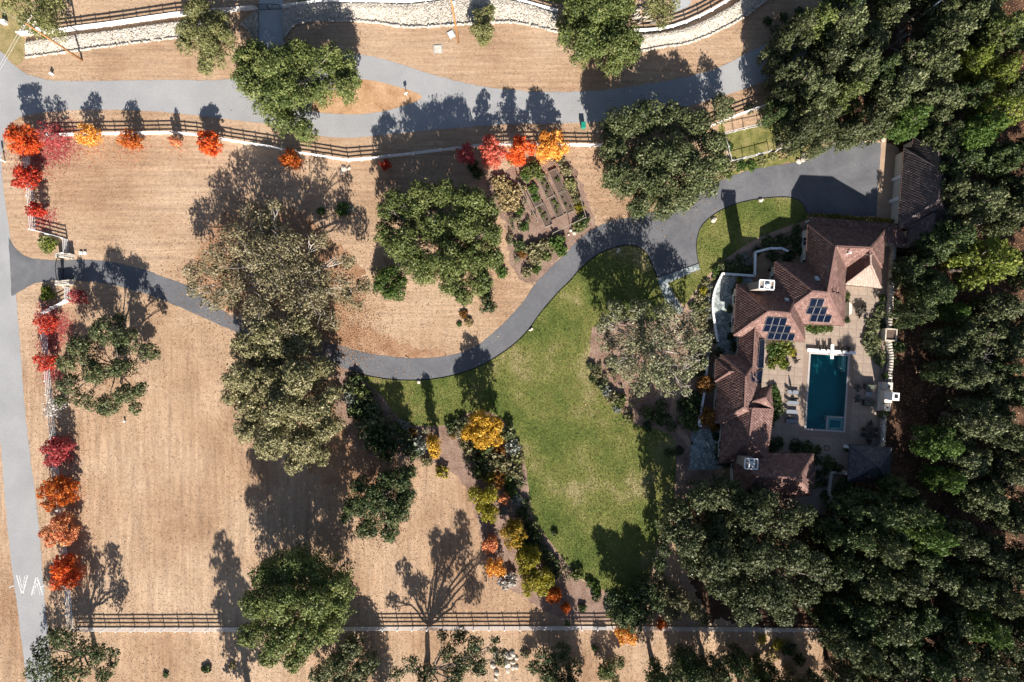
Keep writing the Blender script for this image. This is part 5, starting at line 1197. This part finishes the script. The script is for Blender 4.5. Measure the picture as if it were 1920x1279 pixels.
for i, o in enumerate(pros):
    if i not in used: pass
for x, y, h, t in ((1832, 318, 9, 'bare grey dead tree behind the garage'), (1840, 680, 10, 'bare grey snag among the oaks east of the terrace'), (1668, 1045, 9, 'bare pale dead tree in the south wood'), (1790, 985, 9, 'bare twiggy grey tree below the bright green one'), (1690, 70, 7, 'bare pale tree by the metal pole')):
    k = (H - h * .7) / H; bare_tree('dead_tree', t, CX + (x - CX) * k, CY + (y - CY) * k, h, int(x))

# ------------------------------------------------------------------ autumn trees
def maple(x, y, r, mat, h, label, dens=.8, seed=None, name='maple_tree', leaf=.27, group='autumn maples along the fences', twigs=3):
    s = seed or int(x * 3 + y); rr = random.Random(s); lob = [(x, y, r * .55)]
    n = 6 if r > 14 else 4; r *= 1.18; h *= 1.12; dens *= 1.15
    for i in range(n):
        a = 6.283 * i / n + rr.uniform(-.4, .4); d = r * rr.uniform(.4, .62); lob.append((x + math.cos(a) * d, y + math.sin(a) * d, r * rr.uniform(.3, .48)))
    return T(name, label, lob, h, mat, leaf=leaf, dens=dens, seed=s, group=group, skirt=.12, bark='pale_bark' if dens < .4 else 'bark', twigs=twigs, r0=.07 + r * .002, spread=.3, fill=.5)
maple(35, 260, 34, 'leaf_redorange', 6.6, 'big orange-red maple at the road corner of the field')
maple(92, 250, 26, 'leaf_crimson', 5.0, 'nearly bare crimson maple beside the corner maple', .16, twigs=8)
maple(47, 331, 29, 'leaf_red', 4.6, 'scarlet maple on the roadside fence below the corner maple')
maple(62, 392, 16, 'leaf_red', 3.8, 'small scarlet maple near the end of the north roadside fence', .6)
maple(158, 252, 24, 'leaf_apricot', 4.6, 'thin yellow-orange maple on the north fence', .4)
maple(240, 260, 21, 'leaf_orange', 4.4, 'thin dull orange maple on the north fence', .38)
maple(322, 262, 10, 'leaf_salmon', 3.4, 'tiny salmon sapling on the north fence', .3)
maple(390, 268, 24, 'leaf_redorange', 5.0, 'compact fiery red maple standing against the north fence', 1.0)
maple(543, 297, 21, 'leaf_orange', 4.0, 'small orange tree below the north fence by the island', .5)
maple(722, 308, 11, 'leaf_red', 2.8, 'tiny red bush just below the north fence', .8)
maple(873, 288, 20, 'leaf_crimson', 4.6, 'thin dark crimson maple at the shady end of the north fence', .4)
maple(920, 283, 29, 'leaf_salmonred', 6.6, 'tall pinkish red maple above the vegetable garden', .75)
maple(974, 282, 29, 'leaf_redorange', 6.6, 'bright red maple in the middle of the three garden maples', .9)
maple(1035, 273, 31, 'leaf_apricot', 6.8, 'orange and yellow maple above the raised beds', .8)
maple(82, 607, 22, 'leaf_red', 4.2, 'spindly scarlet maple on the fence below the gate', .32, twigs=6)
maple(78, 678, 19, 'leaf_red', 4.0, 'spindly red maple on the fence beside the gappy oak', .32, twigs=6)
maple(141, 556, 17, 'leaf_crimson', 3.8, 'thin crimson maple inside the south gate pier', .34)
maple(98, 765, 22, 'leaf_twig', 4.0, 'leafless pale sapling on the roadside fence', .05, twigs=10)
maple(102, 845, 29, 'leaf_crimson', 4.8, 'pinkish crimson maple on the roadside fence', .7)
maple(105, 922, 35, 'leaf_orange', 5.0, 'bright orange maple on the roadside fence', .85)
maple(110, 996, 35, 'leaf_salmon', 5.0, 'salmon-pink and yellow maple on the roadside fence', .85)
maple(121, 1073, 35, 'leaf_redorange', 5.0, 'deep rust-red maple on the roadside fence by the chevrons', .75)
G = 'autumn trees in the garden bed'
T('ginkgo_tree', 'large golden yellow tree at the top of the lawn-side bed', [(900, 790, 24), (925, 800, 22), (905, 820, 26), (880, 812, 18), (930, 825, 16), (888, 785, 14)], 8.6, 'leaf_gold', seed=201, leaf=.3, group=G)
T('ginkgo_tree', 'narrow golden tree with a long spire shadow on the lawn', [(812, 835, 15), (815, 850, 13), (808, 825, 11)], 8.0, 'leaf_gold', seed=202, leaf=.28, group=G, base=(820, 818))
maple(905, 935, 30, 'leaf_yellowgreen', 5.5, 'yellow-green tree with gold tips midway down the bed', .7, group=G)
maple(918, 965, 18, 'leaf_yellowgreen', 4.5, 'smaller yellow-tipped green tree under the midway one', .7, group=G)
maple(962, 1004, 28, 'leaf_goldgreen', 5.5, 'amber tree beside the lower lawn edge', .85, group=G)
maple(990, 1054, 28, 'leaf_yellowgreen', 5.5, 'yellow and green tree below the amber tree', .9, group=G)
maple(1005, 1094, 32, 'leaf_yellowgreen', 5.5, 'wide yellow-green tree at the foot of the bed', .9, group=G)
maple(1040, 1119, 17, 'leaf_orange', 4.0, 'orange shrub tree at the foot of the bed', .8, group=G)
maple(1062, 1142, 10, 'leaf_orange', 3.0, 'small orange sapling close to the field fence', .6, group=G)
maple(920, 1022, 17, 'leaf_salmon', 4.2, 'thin salmon maple on the bare ground west of the amber tree', .45, group=G)
maple(928, 1067, 21, 'leaf_apricot', 4.5, 'salmon-orange maple with a dark trunk beside the white shrub', .6, group=G)
maple(946, 935, 12, 'leaf_salmon', 2.6, 'little coral shrub near the lawn edge', .5, group=G)
maple(1172, 1190, 23, 'leaf_apricot', 4.0, 'orange tree growing over the field fence under the conifers', .7, group=G)
maple(1241, 1174, 10, 'leaf_orange', 2.6, 'small orange shrub on the field fence', .7, group=G)
maple(1325, 722, 19, 'leaf_rust', 4.0, 'amber japanese-style maple between white wall and house', .8, group='ornamental maples at the house')
maple(1332, 782, 19, 'leaf_rust', 4.0, 'dark rust maple beside the lower flagstone terrace', .7, group='ornamental maples at the house', seed=991)

# ------------------------------------------------------------------ shrubs
def shrub_proto(name, seed, mat, leaf=.2, dens=.8, tall=.8):
    rr = random.Random(seed); lob = [(0, 0, .5 * tall, .55)] + [(math.cos(6.283 * i / 5 + rr.uniform(-.3, .3)) * rr.uniform(.4, .6), math.sin(6.283 * i / 5) * rr.uniform(.4, .6), .38 * tall, rr.uniform(.34, .5)) for i in range(5)]
    root = empty(name, (0, 0, 0)); tag(root, 'shrub', 'shrub')
    obj('foliage', crown_mesh('foliage', lob, leaf, dens, seed, 6, .5), M[mat], root)
    m = MB(); rr = random.Random(seed)
    for l in lob: m.tube([(0, 0, -.03), (l[0] * .5, l[1] * .5, l[2] * .5), (l[0] * .9, l[1] * .9, l[2])], [.05, .035, .015], 5)
    m.build('stems', M['bark'], root); return root
SP = {}
used_s = set()
def shrub(x, y, r, mat, label, group, tall=1.0, cat='shrub'):
    R = r * S * 1.12; v_ = random.randrange(3); key = v_ if R > .9 else v_ + 3
    if key not in SP: SP[key] = shrub_proto('shrub', 400 + key, 'leaf_oak', .24 if R > .9 else .34, 1.25)
    z = R * .6 * tall; p = P(x, y, z); rz = random.uniform(0, 6.28); sc = (R * random.uniform(.9, 1.1), R * random.uniform(.9, 1.1), R * tall)
    if key not in used_s:
        used_s.add(key); o = SP[key]; o.location = (p.x, p.y, 0); o.rotation_euler = (0, 0, rz); o.scale = sc; tag(o, label, cat, group)
        for c in o.children:
            if c.name.startswith('foliage'): c.material_slots[0].link = 'OBJECT'; c.material_slots[0].material = M[mat]
        return o
    o = copy_tree(SP[key], (p.x, p.y, 0), rz, sc, label, group, mat); o['category'] = cat; return o
KS = {'g': ('leaf_grey', 'grey-green'), 'd': ('leaf_dark', 'dark green'), 'o': ('leaf_oak', 'mid-green'), 'b': ('leaf_bright', 'bright green'), 'y': ('leaf_lime', 'lime green'), 'v': ('leaf_olive', 'olive'), 's': ('leaf_silver', 'silvery'), 't': ('leaf_straw', 'straw-coloured'), 'r': ('leaf_rust', 'rust-brown'), 'p': ('leaf_pale', 'pale green'), 'k': ('leaf_yellowgreen', 'yellow-flecked'), 'w': ('leaf_twig', 'white twiggy')}
def shrubs(place, txt, tall=1.0, cat='shrub'):
    for ent in txt.replace('\n', '').split(';'):
        if not ent.strip(): continue
        x, y, r, k = ent.split(); mat, col = KS[k]
        shrub(float(x), float(y), float(r), mat, col + ' ' + cat + ' ' + place, col + ' ' + cat + ' ' + place, tall, cat)
shrubs('in the bed along the west edge of the lawn', """665 712 14 d;658 728 16 g;676 735 18 o;655 750 16 s;690 752 20 g;670 770 22 d;700 775 18 g;688 800 24 g;715 790 14 v;730 810 18 g;705 825 26 d;745 805 14 o;755 795 12 s;760 825 16 g;775 845 18 d;728 845 22 d;
770 812 10 r;783 838 18 s;800 866 12 v;828 885 13 k;846 800 12 d;850 815 10 r;865 795 14 g;880 840 20 v;900 855 26 d;920 860 24 v;935 840 20 r;940 870 20 v;950 815 18 g;960 840 16 s;970 860 14 p;965 885 16 v;955 905 14 b;975 905 12 g;935 900 18 r;
900 880 22 o;918 895 16 k;958 925 13 b;970 940 12 s;985 945 11 g;945 960 10 s;980 965 14 d;995 990 14 d;1005 1010 14 d;1015 1030 14 g;1025 1045 13 o;1040 1060 12 d;1045 1075 11 g;1000 985 10 p;1030 1062 12 p;985 1025 16 d;
1082 1077 13 o;1108 1096 10 b;1118 1108 11 b;1092 1140 8 d;1120 1120 9 g;1145 1140 12 s;1148 1150 14 o;1040 1000 7 d""", 1.1)
shrub(950, 1090, 19, 'leaf_twig', 'white twiggy leafless shrub beside the salmon maple', None, 1.1)
shrubs('round the silvery oak east of the lawn', """1110 688 10 g;1118 702 10 v;1112 712 8 d;1128 722 12 g;1140 735 12 s;1150 748 14 v;1165 752 14 o;1158 768 8 s;1180 785 10 p;1215 775 14 o;1240 760 12 g;1240 785 18 d;1260 800 12 g;1215 800 10 d;1255 850 10 g;1275 845 9 d;1150 700 8 v;1285 760 16 d;1300 770 18 d;1290 790 18 o;1305 745 14 d;1305 800 12 o;1310 690 16 d;1325 665 14 g""", 1.0)
shrubs('under the front terrace wall', """1300 545 0.1 g""" if False else """1345 508 11 b;1362 500 14 g;1385 492 16 g;1400 485 14 s;1420 470 10 d;1390 505 12 o;1372 510 8 b;1408 505 10 d;1440 455 14 d;1465 455 16 d;1490 450 14 d;1450 480 14 d;1478 480 14 d;1500 470 12 d;1495 430 10 d;1340 522 7 p;1332 538 7 s;1330 552 7 s;1328 566 7 s;1329 580 7 s;1331 594 7 s;1334 608 7 g;1320 545 9 k;1312 558 10 v;1318 572 9 p;1308 580 10 g;1322 590 9 v;1315 603 11 v;1325 530 8 v;1300 572 8 g""", .8)
shrubs('against the house front', """1378 545 8 d;1372 580 9 d;1374 610 8 d;1372 630 8 d;1388 525 7 k;1425 545 9 o;1438 548 9 y;1448 545 8 o;1450 505 8 d;1352 855 12 d;1350 838 10 o;1345 820 9 d;1345 780 13 r;1340 800 12 r;1360 870 12 d;1342 640 7 d;1380 650 9 d;1390 668 8 g;1350 660 10 d""", 1.3)
shrubs('beside the pool terrace', """1455 655 16 b;1475 652 16 y;1462 672 14 y;1450 682 12 y;1470 684 11 y;1485 660 11 k;1520 617 9 b;1532 618 10 b;1545 617 10 b;1555 616 9 o;1590 555 6 o;1588 565 6 d;1590 600 6 d;1450 730 11 b;1456 745 11 b;1452 760 12 d;1462 768 10 d;1452 780 11 b;1444 795 10 o;1462 755 8 o;1440 835 14 d;1460 832 12 d;1450 840 10 d;1495 838 14 d;1515 840 14 d;1530 845 12 d;1532 865 10 d;1532 890 10 d;1530 910 8 o;1555 868 14 d;1570 880 12 d;1548 885 10 d;1545 905 10 d;1548 930 9 d;1588 842 6 b""", 1.0)
shrubs('along the inside of the terrace stone wall', """1640 605 14 g;1635 620 15 g;1632 640 16 g;1640 655 15 g;1645 640 14 o;1650 668 13 g;1655 610 10 d;1648 590 12 g;1650 678 10 b;1652 575 9 d;1655 560 8 d;1632 628 12 g""", .7)
shrubs('behind the terrace stone wall', """1680 490 12 v;1682 530 13 v;1680 570 12 d;1678 610 13 o;1676 650 13 d;1674 680 12 o;1690 600 12 d;1690 650 12 d;1590 905 14 d;1575 920 14 d;1600 925 14 d;1580 905 10 v""", .7)
shrubs('by the raised vegetable beds', """1000 318 18 o;985 330 12 b;1012 330 10 o;1050 300 10 v;1062 320 12 v;1070 345 12 p;1075 360 10 v;1082 375 10 v;1088 390 10 k;1095 415 14 d;1085 425 12 o;935 340 16 t;950 350 16 t;960 365 18 t;940 365 14 t;975 355 12 t;950 385 14 t;968 385 12 t;975 395 11 b;1000 355 10 b;1004 372 9 b;985 425 9 b;975 460 13 d;1000 468 16 v;1020 460 14 v;1045 455 17 b;1052 470 13 b;1005 485 14 v;1025 480 12 o;1008 505 10 b;990 510 12 v;940 512 12 b;885 310 13 d;895 325 12 d;980 475 10 r;960 300 9 t""", .9)
shrubs('beside the driveway entrance', """80 452 13 p;92 458 13 y;86 465 12 p;100 455 9 p;85 545 11 y;92 554 10 y;82 556 8 y""", 1.1)
shrubs('along the kitchen lawn', """1405 205 10 g;1480 195 14 b;1488 205 10 y;1366 275 9 b;1372 310 14 v;1390 312 13 b;1410 310 12 b;1430 302 11 p;1356 310 13 b;1450 292 9 p;1365 325 12 o;1352 330 11 v;1470 290 9 t;1490 285 9 p""", .6)
shrubs('on the dry ground by the inner curve', """870 590 8 r;880 605 9 t;862 608 6 b;640 392 14 b;655 395 10 s;600 395 9 b""", .8)
shrubs('south of the field fence', """385 1255 9 d;435 1248 7 t;310 1265 6 d;1065 1170 5 b;985 1228 8 v;1115 1215 6 b;1430 1200 10 k;1460 1210 12 k;1480 1220 14 d;1500 1240 14 d;1450 1230 14 t;1475 1205 9 t;1420 1235 10 d;1480 1255 12 t""", .9)
shrubs('on the shaded verge of the lane', """1455 55 12 v;1440 40 10 d;1470 30 10 d;1500 20 10 d""", .8)
SMALL = []
def fill_bed(poly, n, rmin, rmax, seed):
    r = np.random.default_rng(seed); xs = [p[0] for p in poly]; ys = [p[1] for p in poly]
    c = np.column_stack([r.uniform(min(xs), max(xs), n * 12), r.uniform(min(ys), max(ys), n * 12)]); c = c[inpoly(c, poly)][:n]
    for x, y in c:
        R = r.uniform(rmin, rmax) * S; w = P(x, y, R * .5); SMALL.append((w.x, w.y, R * .5, R))
west_strip = [(668, 712), (700, 735), (735, 785), (770, 805), (835, 806), (870, 790), (925, 785), (950, 810), (972, 860), (988, 930), (1000, 980), (1035, 1030), (1075, 1075), (1060, 1085), (1010, 1045), (975, 985), (955, 920), (925, 870), (880, 870), (845, 825), (800, 830), (760, 840), (710, 830), (665, 780)]
fill_bed(west_strip, 62, 4, 10, 5)
fill_bed([(1108, 640), (1125, 705), (1165, 765), (1195, 790), (1225, 795), (1250, 760), (1200, 740), (1150, 700)], 22, 3, 7, 6)
fill_bed([(1290, 580), (1345, 512), (1352, 520), (1336, 560), (1333, 610), (1338, 650), (1310, 640)], 34, 3, 7, 7)
fill_bed([(925, 340), (985, 315), (1000, 400), (990, 500), (960, 480)], 22, 4, 9, 8)
tag(obj('low_planting', crown_mesh('low_planting', SMALL, .22, .8, 88, 5), M['leaf_mixed']), 'low mixed perennials filling the garden beds', 'perennials', None, 'stuff')
# clipped hedge along the covered walkway
hb_ = P(1600, 410); hr = empty('clipped_hedge', hb_); tag(hr, 'long clipped hedge with yellow leaves along the parking court', 'hedge')
a0, a1 = P(1522, 405, 1.2) - Vector(hb_), P(1684, 418, 1.2) - Vector(hb_)
lob = [tuple(a0.lerp(a1, i / 30) + Vector((0, 0, -.5))) + (.75,) for i in range(31)]
lob = [(x, y, .75, .72) for x, y, z, r_ in lob]
obj('foliage', crown_mesh('foliage', lob, .22, .8, 77, 6), M['leaf_yellowgreen'], hr)
m = MB()
for l in lob[::2]: m.tube([(l[0], l[1], -.02), (l[0], l[1], .8)], [.05, .03], 5)
m.build('stems', M['bark'], hr)
# potted plants
def potted(x, y, label, mat='leaf_bright', s=1.0):
    r = empty('potted_plant', P(x, y)); tag(r, label, 'potted plant'); m = MB(); m.cyl((0, 0, .03), .26 * s, .5 * s, 12, .36 * s); m.build('pot', M['deck'], r)
    obj('foliage', crown_mesh('foliage', [(0, 0, .8 * s, .5 * s), (.25 * s, .1, .7 * s, .35 * s), (-.2 * s, -.15, .72 * s, .35 * s)], .22, .7, int(x), 6), M[mat], r)
potted(1654, 704, 'potted green plant on the terrace above the fireplace'); potted(1648, 776, 'large potted dark plant below the fireplace hearth', 'leaf_dark', 1.6)

# ------------------------------------------------------------------ uncountable ground cover
def scatter(name, label, pts_w, size, mat, seed, lo, hi, tilt=1.0, kind='stuff', flat=False):
    r = np.random.default_rng(seed); n = len(pts_w)
    if flat:
        c = np.column_stack([pts_w, np.full(n, .035) + r.random(n) * .03]); nr = np.tile([0, 0, 1.0], (n, 1)); vs, q = leaves(c, nr, size, seed, jit=.35); vs[:, 2] = np.maximum(vs[:, 2], .026)
        me = np_mesh(name, vs, q, tint=np.clip(r.normal(.5, .25, n), 0, 1))
    else:
        h = r.uniform(lo, hi, n); a = r.uniform(0, 6.283, n); w = size * r.uniform(.6, 1.3, n) / 2; lean = r.normal(0, .5, (n, 2)) * h[:, None]
        b = np.column_stack([pts_w, np.full(n, .008)]); dx = np.column_stack([np.cos(a) * w, np.sin(a) * w, np.zeros(n)]); tip = b + np.column_stack([lean, h])
        vs = np.stack([b - dx, b + dx, tip], 1).reshape(-1, 3); me = np_mesh(name, vs, None, np.arange(n * 3).reshape(-1, 3), tint=np.clip(r.normal(.5, .25, n), 0, 1))
    o = obj(name, me, M[mat]); o['kind'] = kind
    if label: o['label'] = label
    o['category'] = name.replace('_', ' '); return o
N = 260000
pp = np.column_stack([rng.uniform(-60, 1760, N), rng.uniform(-60, 1330, N)])
ok = np.ones(N, bool)
for e in EXCL: ok &= ~inpoly(pp, e)
ok &= ~inpoly(pp, house_rough)
pp = pp[ok]; w2 = np.column_stack([(pp[:, 0] - CX) * S, (CY - pp[:, 1]) * S])
scatter('dry_grass', 'short dry straw grass covering the mown fields', w2, .15, 'grass_dry', 5, .03, .10)
pp = np.column_stack([rng.uniform(660, 1515, 420000), rng.uniform(365, 1140, 420000)])
ok = inpoly(pp, lawn) | inpoly(pp, lawn2); pp = pp[ok]; w2 = np.column_stack([(pp[:, 0] - CX) * S, (CY - pp[:, 1]) * S])
scatter('lawn_grass', 'short green and straw blades of the watered lawn', w2, .12, 'grass_green', 6, .04, .11)
def fallen(lst, mat, label, seed, size=.17):
    r = np.random.default_rng(seed); pts = []
    for x, y, rad, n in lst: pts.append(np.column_stack([r.normal(0, rad, n) + x, r.normal(0, rad, n) + y]))
    pp = np.concatenate(pts); w2 = np.column_stack([(pp[:, 0] - CX) * S, (CY - pp[:, 1]) * S]); scatter('fallen_leaves', label, w2, size, mat, seed, 0, 0, flat=True)
fallen([(105, 268, 22, 4200), (60, 300, 22, 1500), (90, 585, 12, 900), (95, 640, 14, 1400), (100, 700, 12, 900), (82, 410, 14, 1000), (120, 850, 14, 900), (115, 610, 14, 1200)], 'leaf_crimson', 'crimson leaves fallen on the field under the maples', 51)
fallen([(170, 268, 20, 700), (245, 275, 18, 500), (330, 272, 12, 150), (130, 935, 16, 800), (135, 1005, 16, 600), (135, 1085, 16, 700), (550, 310, 12, 250), (1000, 305, 22, 700)], 'leaf_salmon', 'orange leaves fallen on the field under the maples', 52)
fallen([(500, 500, 80, 6000), (540, 740, 60, 3500), (830, 460, 60, 2000), (200, 690, 45, 1500), (640, 620, 40, 2500), (700, 820, 50, 2500), (1220, 300, 60, 2500), (1200, 690, 50, 2500), (700, 960, 40, 1200)], 'fallen', 'brown oak leaves littering the ground under the oaks', 53, .2)
r_ = np.random.default_rng(9); pp = np.column_stack([r_.uniform(1440, 2000, 60000), r_.uniform(-40, 1340, 60000)]); pp = pp[inpoly(pp, forest)][:26000]
scatter('forest_litter', 'brown leaf litter on the floor of the wood', np.column_stack([(pp[:, 0] - CX) * S, (CY - pp[:, 1]) * S]), .26, 'fallen', 54, 0, 0, flat=True)
